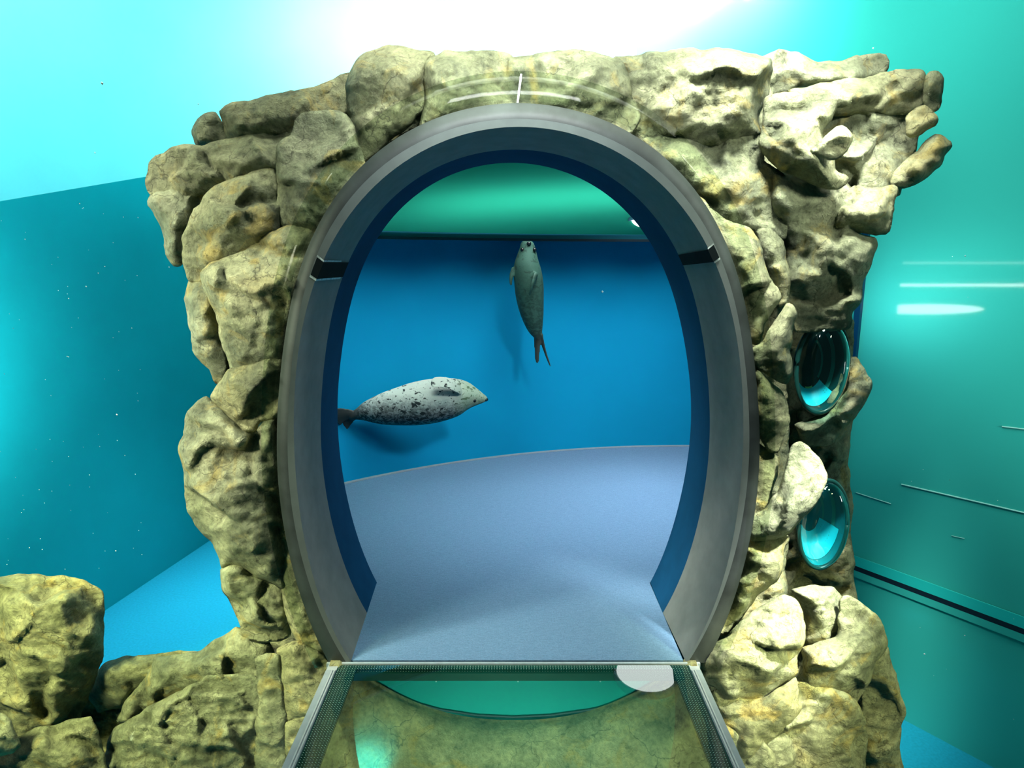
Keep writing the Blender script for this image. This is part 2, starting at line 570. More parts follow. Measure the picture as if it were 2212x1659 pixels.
FA, FB = PZ(240, 1310, ZF), PZ(450, 1170, ZF)
ddir = (FA - FB).normalized()
near = FB + ddir * 6.0
far_ = FB - ddir * 1.6


def wall_left_top(y):
    return 1.87 + (y - 4.4) * 0.235


wl = MB()
wl.add([near, far_, (far_.x, far_.y, wall_left_top(far_.y)), (near.x, near.y, wall_left_top(near.y))], [(0, 1, 2, 3)])
o_ = wl.build('wall_left', M['left_wall']); tag(o_, kind='structure')
led = MB()
led.add([(near.x, near.y, wall_left_top(near.y)), (far_.x, far_.y, wall_left_top(far_.y)), (-5.2, far_.y, wall_left_top(far_.y) - 0.9), (-5.2, near.y, wall_left_top(near.y) - 0.9)], [(0, 1, 2, 3)])
tag(led.build('trim_1', M['cyan_wall']), kind='structure')
tag(quad('floor', [(-5.2, -1, ZF), (5.2, -1, ZF), (5.2, 7.8, ZF), (-5.2, 7.8, ZF)], M['tank_floor']), kind='structure')
# curved far wall that sweeps round into the angled right wall
P0 = Vector((2.1, 4.0, 0))
DR = Vector((-0.72, 1.0, 0)).normalized()
plan = [(-5.2, y) for y in np.arange(0.0, 5.4, 0.3)]
plan += [(-2.7 - 2.5 * math.cos(t), 5.3 + 2.5 * math.sin(t)) for t in np.linspace(0, PI / 2, 16)]
plan += [(-2.7 + i * 0.17, 7.8) for i in range(1, 11)]
q0 = P0 + DR * 1.9
end = Vector((-1.0, 7.8, 0))
ctrl = P0 + DR * 4.66
for i in range(1, 26):
    t = i / 25
    p_ = end * (1 - t) ** 2 + ctrl * 2 * t * (1 - t) + q0 * t * t
    plan.append((p_.x, p_.y))
b = MB()
b.grid([[(x, y, 0.2 if x < -2.2 else 2.35) for x, y in plan], [(x, y, 7.0) for x, y in plan]])
tag(b.build('wall_back', M['cyan_wall'], smooth=True), kind='structure')
R1p = P0 + DR * 1.9
R2p = P0 - DR * 2.6
b = MB()
b.add([R1p + Vector((0, 0, 2.35)), R2p + Vector((0, 0, 2.35)), R2p + Vector((0, 0, 7)), R1p + Vector((0, 0, 7))], [(0, 1, 2, 3)])
tag(b.build('wall_back.001', M['right_wall']), kind='structure')
wr = MB()
E0 = P0 + DR * 0.02
wr.add([E0 + Vector((0, 0, ZF)), R2p + Vector((0, 0, ZF)), R2p + Vector((0, 0, 2.35)), E0 + Vector((0, 0, 2.35))], [(0, 1, 2, 3)])
tag(wr.build('wall_right', M['right_wall']), kind='structure')
# sealed joint low on the right wall
nrm = Vector((-0.584 * 1.0 - 0.227, -0.584, 0)).normalized()
for nm, z0, z1, mt_ in (('trim_2', -0.455, -0.425, 'dark_line'), ('trim_8', -0.424, -0.36, 'light_teal'), ('trim_9', -0.50, -0.456, 'right_wall')):
    a = P0 - DR * 0.02 + nrm * 0.006
    b = P0 - DR * 2.4 + nrm * 0.006
    t_ = MB()
    t_.prism([a + Vector((0, 0, z0)), b + Vector((0, 0, z0)), b + Vector((0, 0, z1)), a + Vector((0, 0, z1))], nrm * 0.006)
    tag(t_.build(nm, M[mt_]), kind='structure')
ed = MB()
a = P0 - DR * 0.02
ed.prism([a + Vector((0, 0, ZF)), a - DR * 0.035 + Vector((0, 0, ZF)), a - DR * 0.035 + Vector((0, 0, 1.75)), a + Vector((0, 0, 1.75))], nrm * 0.03)
tag(ed.build('trim_3', M['blue_edge']), kind='structure')
def on_wall(px, py):
    d = ray(px, py)
    n_ = Vector((-DR.y, DR.x, 0))
    lam = (P0 - Vector((CAM.x, CAM.y, 0))).dot(n_) / Vector((d.x, d.y, 0)).dot(n_)
    return CAM + d * lam


for k_, (pa, pb, r_) in enumerate((((1948, 1046), (2216, 1108), 0.0045), ((2165, 921), (2216, 927), 0.004), ((2056, 1157), (2084, 1163), 0.002), ((1850, 1064), (1925, 1088), 0.003))):
    b = MB(); b.tube([on_wall(*pa) + nrm * 0.004, on_wall((pa[0] + pb[0]) / 2, (pa[1] + pb[1]) / 2) + nrm * 0.004, on_wall(*pb) + nrm * 0.004], r_, 6)
    tag(b.build('trim_%d' % (10 + k_), M['scratch']), kind='structure')
# unseen lights added behind the right-hand rocks, mirrored as streaks in the wall
tang = Vector((-DR.x, -DR.y, 0))


def mirror_streak(name, px0, px1, py, depth_off, hgt, power, col=(1, 1, 1), shape='RECTANGLE'):
    """place an added unseen light so that its mirror image in the right wall stands px0..px1 at row py"""
    n = nrm
    dist = (CAM - P0).dot(n); dist = (Vector((CAM.x, CAM.y, 0)) - P0).dot(n)
    mc = CAM - n * 2 * dist
    pts = []
    for px in (px0, px1):
        d = ray(px, py)
        lam = -(Vector((CAM.x, CAM.y, 0)) - P0).dot(n) / Vector((d.x, d.y, 0)).dot(n)
        hit = CAM + d * lam
        r = (hit - mc).normalized()
        k = depth_off / (r.dot(n))
        pts.append(hit + r * k)
    c = (pts[0] + pts[1]) / 2
    L = (pts[1] - pts[0]).length
    dl = bpy.data.lights.new(name, 'AREA')
    dl.shape = shape; dl.size = L; dl.size_y = hgt; dl.energy = power; dl.color = col
    ob = bpy.data.objects.new(name, dl)
    ob.location = c
    xa = (pts[1] - pts[0]).normalized()
    za = (n - xa * n.dot(xa)).normalized()      # lamp shines along -Z, toward the wall
    ya = za.cross(xa)
    ob.rotation_euler = Matrix((xa, ya, za)).transposed().to_euler()
    COL.objects.link(ob)
    return ob


# ---------------------------------------------------------------- the portal
def fit_contour(pts, y, order=5):
    P = [PY(px, py, y) for px, py in pts]
    cx, cz = 0.017, 0.9
    ph = np.array([math.atan2(p.x - cx, p.z - cz) for p in P])      # 0 = straight up
    r = np.array([math.hypot(p.x - cx, p.z - cz) for p in P])

    def A(ph):
        return np.stack([np.ones_like(ph)] + [np.cos(k * ph) for k in range(1, order + 1)] + [np.sin(k * ph) for k in range(1, 4)], 1)
    a = A(ph)
    reg = np.diag([0] + [0.002 * k ** 2 for k in range(1, order + 1)] + [0.01 * k ** 2 for k in range(1, 4)])
    co = np.linalg.solve(a.T @ a + reg, a.T @ r)

    def at(phi):
        rr = float((A(np.array([phi])) @ co)[0])
        return (cx + rr * math.sin(phi), cz + rr * math.cos(phi))

    def floor_phi(sgn):     # where the contour meets z = 0
        lo, hi = 0.6 * PI * 0.9, PI * 0.98
        for _ in range(50):
            mid = (lo + hi) / 2
            if at(sgn * mid)[1] > 0: lo = mid
            else: hi = mid
        return sgn * lo
    L, Rr = floor_phi(-1), floor_phi(1)
    return at, L, Rr, y


O_PX = [(710, 1428), (679, 1366), (651, 1297), (633, 1230), (618, 1161), (606, 1086), (598, 1002), (598, 897), (602, 821), (612, 746), (627, 680), (645, 604), (668, 528), (704, 456), (746, 398), (773, 364), (821, 319), (876, 283), (951, 253), (1041, 229), (1072, 225), (1138, 224), (1240, 241), (1300, 259), (1361, 289), (1409, 318), (1463, 364), (1499, 407), (1535, 455), (1560, 506), (1575, 542), (1588, 583), (1603, 631), (1618, 700), (1628, 763), (1637, 839), (1641, 902), (1641, 960), (1637, 1039), (1627, 1111), (1612, 1189), (1597, 1262), (1579, 1319), (1542, 1400), (1529, 1427)]
B0_PX = [(742, 1423), (706, 1357), (678, 1290), (654, 1206), (639, 1143), (627, 1070), (620, 980), (621, 897), (626, 821), (633, 761), (651, 670), (671, 595), (700, 512), (752, 430), (812, 368), (885, 318), (951, 290), (1041, 263), (1117, 256), (1240, 270), (1315, 300), (1376, 334), (1433, 379), (1490, 437), (1541, 520), (1558, 555), (1579, 631), (1597, 700), (1609, 770), (1616, 842), (1618, 902), (1618, 960), (1610, 1069), (1598, 1147), (1576, 1240), (1551, 1307), (1515, 1382), (1490, 1424)]
B1_PX = [(749, 1425), (733, 1387), (700, 1305), (672, 1215), (654, 1143), (642, 1080), (635, 980), (636, 881), (638, 821), (663, 664), (684, 601), (740, 479), (770, 443), (830, 385), (891, 340), (951, 313), (1041, 282), (1117, 272), (1240, 288), (1315, 319), (1376, 355), (1421, 389), (1466, 434), (1502, 488), (1523, 533), (1545, 572), (1567, 625), (1588, 700), (1600, 782), (1603, 872), (1604, 950), (1597, 1081), (1582, 1171), (1560, 1262), (1533, 1337), (1505, 1397), (1476, 1424)]
T1_PX = [(791, 1321), (769, 1284), (751, 1239), (733, 1179), (715, 1113), (701, 1040), (694, 972), (691, 911), (694, 839), (701, 779), (715, 707), (727, 649), (737, 604), (764, 542), (800, 479), (876, 404), (966, 351), (1026, 333), (1117, 324), (1255, 349), (1340, 400), (1421, 476), (1460, 542), (1476, 570), (1497, 631), (1512, 700), (1524, 775), (1532, 842), (1534, 902), (1533, 930), (1529, 990), (1517, 1069), (1503, 1156), (1482, 1225), (1461, 1265), (1430, 1325)]
T2_PX = [(813, 1260), (796, 1230), (775, 1173), (757, 1113), (742, 1034), (733, 972), (727, 897), (727, 836), (736, 761), (751, 689), (772, 610), (800, 536), (830, 491), (855, 458), (891, 425), (951, 389), (1026, 361), (1102, 351), (1240, 378), (1300, 410), (1340, 443), (1367, 473), (1406, 521), (1440, 595), (1464, 670), (1482, 748), (1491, 812), (1494, 887), (1491, 950), (1485, 1005), (1473, 1075), (1452, 1147), (1405, 1262)]
YF, YB, YT1, YT2 = 2.21, 2.218, 2.562, 2.818
cO = fit_contour(O_PX, YF)
cB0 = fit_contour(B0_PX, YF)
cB1 = fit_contour(B1_PX, YB)
cT1 = fit_contour(T1_PX, YT1)
cT2 = fit_contour(T2_PX, YT2)
NC = 160


def ring(c, y=None, grow=0.0, n=NC, a=None, b=None):
    at, L, Rr, y0 = c
    L = L if a is None else a
    Rr = Rr if b is None else b
    out = []
    for i in range(n + 1):
        ph = L + (Rr - L) * i / n
        x, z = at(ph)
        if grow:
            x += grow * math.sin(ph); z += grow * math.cos(ph)
        out.append(Vector((x, y0 if y is None else y, max(z, 0.0) if a is None else z)))
    return out


portal = empty('portal_frame', (0.017, 2.4, 0.0))
tag(portal, 'oval grey and black tunnel portal frame set into the rock wall', 'portal')
b = MB(); b.grid([ring(cT2, 2.83), ring(cO, 2.83), ring(cO, 2.23), ring(cO), ring(cB0)])
fl = b.build('outer_flange', M['flange'], portal, True); fl['label'] = 'black rubber outer flange'
b = MB(); b.grid([ring(cB0), ring(cB1)])
bv = b.build('bevel_ring', M['bevel'], portal, True); bv['label'] = 'light grey bevelled ring'
b = MB(); b.grid([ring(cB1), ring(cT1)])
b.build('lining', M['lining'], portal, True)['label'] = 'charcoal grey inner lining'
b = MB(); b.grid([ring(cT1), ring(cT2), ring(cT2, 2.83)])
b.build('rear_lining', M['navy'], portal, True)['label'] = 'dark navy rear lining'


def phi_of(px, py, y):
    p = PY(px, py, y)
    return math.atan2(p.x - 0.017, p.z - 0.9)


def band(a0, a1, grow, depth1=0.97):
    rows = []
    for c, c2, f in ((cB0, cB1, 0.0), (cB0, cB1, 1.0), (cB1, cT1, 0.33), (cB1, cT1, 0.66), (cB1, cT1, depth1)):
        r1 = ring(c, None, -grow, 10, a0, a1)
        r2 = ring(c2, None, -grow, 10, a0, a1)
        rows.append([u.lerp(v, f) + Vector((0, -grow * 0.7, 0)) for u, v in zip(r1, r2)])
    return rows


for (pa, pb) in (((685, 555), (671, 593)), ((1543, 527), (1554, 556))):
    a0, a1 = phi_of(*pa, YF), phi_of(*pb, YF)
    b = MB(); b.grid(band(a0, a1, 0.005))
    tp = b.build('tape', M['tape'], portal); tp['label'] = 'black tape strip'
    dlt = (a1 - a0)
    for (u0, u1, dep) in ((a0 - dlt * 0.10, a0, 0.5), (a1, a1 + dlt * 0.14, 0.9)):
        b = MB(); b.grid(band(u0, u1, 0.003, dep if pa[0] < 1000 else 0.08)[:(5 if pa[0] < 1000 else 2)])
        b.build('torn_edge', M['residue'], tp)['label'] = 'torn silver tape edge'
# teal panel and rim below the floor line
arc = [(735, 1432), (750, 1455), (795, 1481), (850, 1505), (950, 1533), (1030, 1545), (1110, 1549), (1190, 1545), (1270, 1534), (1400, 1510), (1480, 1485), (1510, 1432)]
ap = [PY(x, y, 2.245) for x, y in arc]
b = MB(); b.prism(ap, (0, 0.02, 0))
bp = b.build('base_panel', M['teal_panel'], portal); bp['label'] = 'teal curved base panel below floor level'
for px in (942, 1119, 1297):
    t_, l_ = PY(px, 1447, 2.243), PY(px, 1471, 2.243)
    b = MB(); b.box((t_.x - 0.0025, 2.236, l_.z), (t_.x + 0.0025, 2.244, t_.z))
    b.build('joint_line', M['clip'], bp)
b = MB(); b.tube([PY(x, y, 2.238) for x, y in arc], 0.004, 6)
b.build('panel_rim', M['dark_line'], portal)

# clear end ring of the acrylic tunnel, around the portal
b = MB()
top_grow = []


def ring_band(y, grow_side, grow_top):
    at, L, Rr, y0 = cO
    out = []
    for i in range(NC + 1):
        ph = L + (Rr - L) * i / NC
        x, z = at(ph)
        k = max(0.0, math.cos(ph)) ** 1.5
        g = grow_side * (1 - k) + grow_top * k
        out.append(Vector((x + g * math.sin(ph), y, max(z + g * math.cos(ph), 0))))
    return out


b.grid([ring_band(2.2, 0.002, 0.002), ring_band(2.2, 0.04, 0.085), ring_band(2.17, 0.04, 0.085), ring_band(2.17, 0.002, 0.002)])
ar = b.build('acrylic_ring', M['ring'], smooth=True)
tag(ar, 'clear acrylic end ring of the tunnel around the outside of the portal frame', 'acrylic ring')
t0, t1 = PY(1126, 160, 2.16), PY(1118, 222, 2.16)
b = MB(); b.tube([t1, t0], 0.0035, 6)
sm = mesh_obj('seam', b.v, b.f, M['white_line'], ar); sm['label'] = 'white glued seam'

# ---------------------------------------------------------------- room behind the portal
AC, AR = Vector((1.405, 1.075, 0)), 4.03


def arc_pts(r, z, a0=math.radians(132), a1=math.radians(80.5), n=60):
    return [Vector((AC.x + r * math.cos(a0 + (a1 - a0) * i / n), AC.y + r * math.sin(a0 + (a1 - a0) * i / n), z)) for i in range(n + 1)]


fl_pts = [Vector((-0.634, 2.225, 0)), Vector((0.652, 2.225, 0)), Vector((0.65, 2.83, 0)), Vector((1.4, 2.83, 0)), Vector((2.06, 4.0, 0))] + list(reversed(arc_pts(AR, 0.0))) + [Vector((-1.0, 2.83, 0)), Vector((-0.638, 2.83, 0))]
b = MB(); b.prism([p_ - Vector((0, 0, 0.03)) for p_ in fl_pts], (0, 0, 0.03))
tag(b.build('floor.001', M['carpet']), kind='structure')
b = MB(); b.grid([arc_pts(AR - 0.012, 0.0), arc_pts(AR - 0.012, 0.005), arc_pts(AR + 0.02, 0.005)])
tag(b.build('trim_4', M['rail']), kind='structure')
b = MB(); b.grid([arc_pts(AR + 0.005, 0.0), arc_pts(AR + 0.005, 1.645)])
tag(b.build('window_1', M['acrylic'], smooth=True), kind='structure')
b = MB(); b.grid([arc_pts(AR - 0.012, 1.632), arc_pts(AR - 0.012, 1.650), arc_pts(AR + 0.02, 1.650), arc_pts(AR + 0.02, 1.632), arc_pts(AR - 0.012, 1.632)])
tag(b.build('trim_5', M['dark_line']), kind='structure')
b = MB(); b.grid([arc_pts(AR + 0.012, 1.645), arc_pts(AR + 0.012, 2.45)])
tag(b.build('trim_6', M['band'], smooth=True), kind='structure')


def dome_z(dl):
    return 1.685 + 0.35 * (1 - math.exp(-dl / 1.2))


b = MB(); b.grid([[Vector((p_.x, max(p_.y, 2.85 + 0.002 * dl), p_.z)) for p_ in arc_pts(AR + 0.004 - dl, dome_z(dl), math.radians(135))] for dl in [0, .05, .1, .2, .3, .45, .6, .8, 1.0, 1.3, 1.6, 1.9, 2.2, 2.5]])
tag(b.build('ceiling', M['dome'], smooth=True), kind='structure')
# blue tank wall behind the seals, with an unseen ledge added to shade its top
b = MB(); b.grid([arc_pts(AR + 0.97, -0.9), arc_pts(AR + 0.97, 2.5)])
tag(b.build('wall_blue', M['blue_wall'], smooth=True), kind='structure')
b = MB(); b.grid([arc_pts(AR + 0.97, 1.86), arc_pts(AR + 0.56, 1.86), arc_pts(AR + 0.56, 1.93), arc_pts(AR + 0.97, 1.93)])
tag(b.build('trim_7', M['blue_wall']), kind='structure')
b = MB(); b.grid([arc_pts(AR + 0.0, -0.9), arc_pts(AR + 0.98, -0.9)])
tag(b.build('floor.002', M['blue_wall']), kind='structure')
b = MB(); b.grid([arc_pts(AR + 0.0, -0.9), arc_pts(AR + 0.0, -0.03)])
tag(b.build('wall_blue.001', M['blue_wall']), kind='structure')
# sides and roof that close the room off from the big tank
for nm, pts in (('wall_room', [(-1.05, 2.84), (-1.95, 4.82)]), ('wall_room.001', [(1.25, 2.84), (2.07, 4.02)])):
    (x0, y0), (x1, y1) = pts
    b = MB(); b.prism([(x0, y0, -0.95), (x1, y1, -0.95), (x1, y1, 2.46), (x0, y0, 2.05)], (0.02, 0.0, 0))
    tag(b.build(nm, M['blue_wall']), kind='structure')
b = MB(); b.grid([[Vector((-1.1, 2.75, 2.06)), Vector((1.25, 2.75, 2.06))], [Vector((-1.95, 4.75, 2.45)), Vector((2.1, 4.6, 2.45))], [Vector((-1.95, 6.3, 2.55)), Vector((2.15, 6.3, 2.55))]])
tag(b.build('ceiling.001', M['slab']), kind='structure')
b = MB(); b.prism([(2.08, 4.02, -0.95), (2.2, 6.2, -0.95), (2.2, 6.2, 2.5), (2.08, 4.02, 2.4)], (0.02, 0, 0))
tag(b.build('wall_room.002', M['blue_wall']), kind='structure')
# front wall of the room, around the end of the portal sleeve
inner, outer = [], []
for v in ring(cT2, 2.835, 0.02):
    dx, dz = v.x - 0.017, v.z - 0.9
    k = min((1.28 - 0.017) / dx if dx > 1e-6 else 9, (-1.07 - 0.017) / dx if dx < -1e-6 else 9, (2.08 - 0.9) / dz if dz > 1e-6 else 9, (-0.03 - 0.9) / dz if dz < -1e-6 else 9)
    inner.append(v)
    outer.append(Vector((0.017 + dx * k, 2.835, 0.9 + dz * k)))
b = MB(); b.grid([inner, outer])
tag(b.build('wall_room.003', M['blue_wall']), kind='structure')
# unseen lights added over the seal channel
for ang in (129, 121, 113, 105, 97, 89):
    a_ = math.radians(ang)
    r_ = AR + 0.24
    c_ = Vector((AC.x + r_ * math.cos(a_), AC.y + r_ * math.sin(a_), 2.15))
    area('channel_fill', c_, c_ + Vector((0.36 * math.cos(a_), 0.36 * math.sin(a_), -1)), 0.4, 0.4, 2.4, (0.9, 1.0, 1.0), spread=64)

# ceiling lamp of the room
lc = Vector((1.075, 4.68, dome_z(AR - (Vector((1.075, 4.68, 0)) - AC).length)))
lamp = empty('ceiling_lamp', lc)
tag(lamp, 'round white ceiling lamp glowing under the green dome, cut by the portal edge', 'ceiling lamp')


def disc(center, r, z0, z1, n=40):
    vs, fs = [], []
    rows = [[center + Vector((r * math.cos(2 * PI * k / n), r * math.sin(2 * PI * k / n), z)) for k in range(n)] for z in (z0, z1)]
    mb = MB(); mb.grid(rows, True)
    mb.f.append(list(range(n))); mb.f.append(list(range(n, 2 * n)))
    return mb


mb = MB()
mb.grid([[lc + Vector((0.232 * math.cos(a_) * math.cos(2 * PI * k / 40), 0.232 * math.cos(a_) * math.sin(2 * PI * k / 40), -0.016 - 0.07 * math.sin(a_))) for k in range(40)] for a_ in np.linspace(0, PI / 2 - 0.02, 12)], True)
mb.f.append(list(range(11 * 40, 12 * 40)))
mb.build('diffuser', M['glow'], lamp, True)
b = MB()
n = 40
rows = [[lc + Vector((r * math.cos(2 * PI * k / n), r * math.sin(2 * PI * k / n), z)) for k in range(n)] for r, z in ((0.232, -0.018), (0.255, -0.02), (0.262, 0.0), (0.262, 0.03))]
b.grid(rows, True)
b.build('rim', M['white_line'], lamp, True)

# ---------------------------------------------------------------- glass floor panel in front of the portal
gf = empty('glass_floor', (0.009, 1.0, 0.0))
tag(gf, 'clear glass floor panel with dotted edges between two steel rails in front of the portal', 'glass floor')
XL0, XL1 = -0.690, -0.652
XR0, XR1 = 0.664, 0.700
b = MB(); b.box((XL1 + 0.004, -0.4, -0.012), (XR0 - 0.004, 2.195, 0.0))
b.build('pane', M['floor_glass'], gf)['label'] = 'clear glass pane with rows of pale dots'
for x0, x1, sgn in ((XL0, XL1, 1), (XR0, XR1, -1)):
    b = MB(); b.box((x0, -0.4, -0.06), (x1, 2.16, 0.004))
    rl = b.build('side_rail', M['rail'], gf); rl['label'] = 'grey steel side rail'
    xa = x1 - 0.012 if sgn > 0 else x0
    for k in range(2):
        xb = (x1 - 0.016 + k * 0.009) if sgn > 0 else (x0 + 0.002 + k * 0.009)
        b = MB(); b.box((xb, -0.4, 0.003), (xb + 0.005, 2.155, 0.008))
        b.build('bright_strip', M['silver'], rl)['label'] = 'shiny metal strip'
    b = MB(); b.box((x0, 2.16, -0.05), (x1, 2.2, 0.002))
    b.build('end_block', M['silver'], gf)
    xi = x1 if sgn > 0 else x0 - 0.004
    b = MB(); b.box((xi, -0.4, -0.05), (xi + 0.004, 2.195, -0.001))
    b.build('glass_edge', M['glass_edge'], gf)['label'] = 'dark green glass edge'
b = MB(); b.box((XL1, 2.165, -0.045), (XR0, 2.2, -0.014))
b.build('front_edge', M['glass_edge'], gf)['label'] = 'dark green glass front edge'
b = MB(); b.box((XL0 - 0.01, 2.2, -0.03), (XR1 + 0.01, 2.21, 0.003))
b.build('threshold', M['silver'], gf)['label'] = 'thin bright threshold strip'

# ---------------------------------------------------------------- rocks
def seg_dist(P, A, B):
    d = B - A
    L2 = (d ** 2).sum(1)
    out = np.full(len(P), 1e9)
    for i in range(len(A)):
        t = np.clip(((P - A[i]) @ d[i]) / max(L2[i], 1e-12), 0, 1)
        q = P - (A[i] + t[:, None] * d[i])
        out = np.minimum(out, (q ** 2).sum(1))
    return np.sqrt(out)


def inside(P, V):
    r = np.zeros(len(P), bool)
    j = len(V) - 1
    for i in range(len(V)):
        xi, yi = V[i]; xj, yj = V[j]
        c = ((yi > P[:, 1]) != (yj > P[:, 1])) & (P[:, 0] < (xj - xi) * (P[:, 1] - yi) / (yj - yi + 1e-15) + xi)
        r ^= c
        j = i
    return r


def rock(label, poly, Y0, T, seed, cell=0.17, tilt=0.42, rough=1.0, h=0.012, name='rock', cat='rock', lean=0.0, edge=1.0):
    """a boulder with its own outline (traced at depth Y0), chiselled facets in front and a rounded back"""
    rng = np.random.default_rng(seed)
    W = [PY(px, py, Y0) for px, py in poly]
    V = np.array([(p.x, p.z) for p in W])
    # finer, slightly ragged outline
    B = []
    for i in range(len(V)):
        a, b_ = V[i], V[(i + 1) % len(V)]
        L = np.linalg.norm(b_ - a)
        k = max(1, int(L / (h * 1.1)))
        for t in range(k):
            p_ = a + (b_ - a) * t / k
            B.append(p_)
    B = np.array(B)
    Bs = (np.roll(B, 1, 0) + B * 2 + np.roll(B, -1, 0)) / 4
    jit = np.array([(noise.fractal((p[0] * 9, p[1] * 9, seed), 1.0, 2.0, 4), noise.fractal((p[0] * 9 + 31, p[1] * 9, seed), 1.0, 2.0, 4)) for p in Bs])
    B = Bs + jit * 0.014 * edge
    lo, hi = B.min(0), B.max(0)
    gx = np.arange(lo[0], hi[0], h)
    gz = np.arange(lo[1], hi[1], h * 0.87)
    G = np.array([(x + (0.5 * h if j % 2 else 0), z) for j, z in enumerate(gz) for x in gx])
    G += rng.uniform(-0.2, 0.2, G.shape) * h
    G = G[inside(G, B)]
    A_, B_ = B, np.roll(B, -1, 0)
    if len(G):
        dG = seg_dist(G, A_, B_)
        G = G[dG > h * 0.55]
    n = len(B)
    pts = [Vector((p[0], p[1])) for p in np.vstack([B, G])]
    res = delaunay_2d_cdt(pts, [(i, (i + 1) % n) for i in range(n)], [list(range(n))], 1, 1e-6)
    vs, fs, orig = res[0], res[2], res[3]
    P = np.array([(v.x, v.y) for v in vs])
    dist = seg_dist(P, A_, B_)
    bd = dist < 1e-5
    area_ = abs(0.5 * np.sum(B[:, 0] * np.roll(B[:, 1], -1) - np.roll(B[:, 0], -1) * B[:, 1]))
    R = max(0.05, T * 0.75)
    u = np.clip(dist / R, 0, 1)
    pil = T * (0.55 * (1 - (1 - u) ** 2.2) + 0.45 * np.clip(dist / (R * 3.0), 0, 1) ** 0.8)
    # facets
    k = int(area_ / cell ** 2) + 4
    sd = lo + rng.random((k, 2)) * (hi - lo)
    g = rng.normal(0, tilt, (k, 2)) + np.array([0, -0.10])
    off = rng.uniform(-0.45, 0.15, k) * T * 0.6
    # warp so that facet borders are not straight
    wx = np.array([noise.noise((p[0] * 8, p[1] * 8, seed + 5)) for p in P]) * 0.05
    wz = np.array([noise.noise((p[0] * 8, p[1] * 8, seed + 50)) for p in P]) * 0.05
    Q = P + np.stack([wx, wz], 1)
    D = np.sqrt(((Q[:, None, :] * np.array([1.0, 1.25]) - sd[None] * np.array([1.0, 1.25])) ** 2).sum(2))
    wgt = np.exp(-(D - D.min(1, keepdims=True)) / 0.006)
    wgt /= wgt.sum(1, keepdims=True)
    plane = off[None] + ((Q[:, None, :] - sd[None]) * g[None]).sum(2)
    fac = (wgt * plane).sum(1)
    ns = np.array([noise.fractal((p[0] * 6, p[1] * 9, seed * 1.7), 0.9, 2.1, 6) for p in P])
    rd = np.array([noise.ridged_multi_fractal((p[0] * 4 + p[1] * 2, p[1] * 7 - p[0] * 2, seed * 0.7), 0.9, 2.2, 5, 1.0, 2.0) for p in P])
    fn_ = np.array([noise.fractal((p[0] * 26, p[1] * 34, seed * 2.3), 0.8, 2.1, 4) for p in P])
    fade = np.clip(dist / 0.035, 0, 1)
    kc = int(rng.integers(5, 8))
    ctr = P.mean(0) + rng.normal(0, 0.12, 2) * (hi - lo)
    an = rng.uniform(0, 2 * PI) + np.arange(kc) * 2 * PI / kc + rng.normal(0, 0.25, kc)
    dirs = np.stack([np.cos(an), np.sin(an)], 1)
    ext = np.abs(dirs) @ ((hi - lo) * 0.5)
    slope = rng.uniform(0.5, 1.5, kc) * T / ext
    offc = rng.uniform(0.0, 0.35, kc) * ext
    chis = (T - np.maximum(0, ((Q - ctr) @ dirs.T - offc[None])) * slope[None]).min(1)
    pil = np.minimum(pil * 1.15, np.maximum(chis, 0.15 * T) * (0.25 + 0.75 * (1 - (1 - u) ** 2.2)))
    hgt = pil + fade * (0.60 * fac + rough * (0.015 * ns + 0.009 * (rd - 1.2) + 0.009 * fn_))
    hgt += lean * (P[:, 1].mean() - P[:, 1]) * fade
    hgt = np.maximum(hgt, 0.004 * fade)
    cen = Vector((P[:, 0].mean(), Y0, P[:, 1].mean()))
    D3 = (CAM - cen).normalized()
    D3 = Vector((D3.x * 0.85, D3.y, D3.z * 0.85)).normalized()
    front = [Vector((P[i, 0], Y0, P[i, 1])) + D3 * float(hgt[i] if not bd[i] else 0) for i in range(len(P))]
    back = [Vector((P[i, 0], Y0, P[i, 1])) - D3 * float(0.6 * pil[i]) for i in range(len(P))]
    idx = {}
    verts = list(front)
    for i in range(len(P)):
        if bd[i]: idx[i] = i
        else:
            idx[i] = len(verts); verts.append(back[i])
    faces = [tuple(f) for f in fs] + [tuple(idx[i] for i in reversed(f)) for f in fs]
    o = mesh_obj(name, verts, faces, M['rock'], smooth=True)
    tag(o, label, cat)
    return o


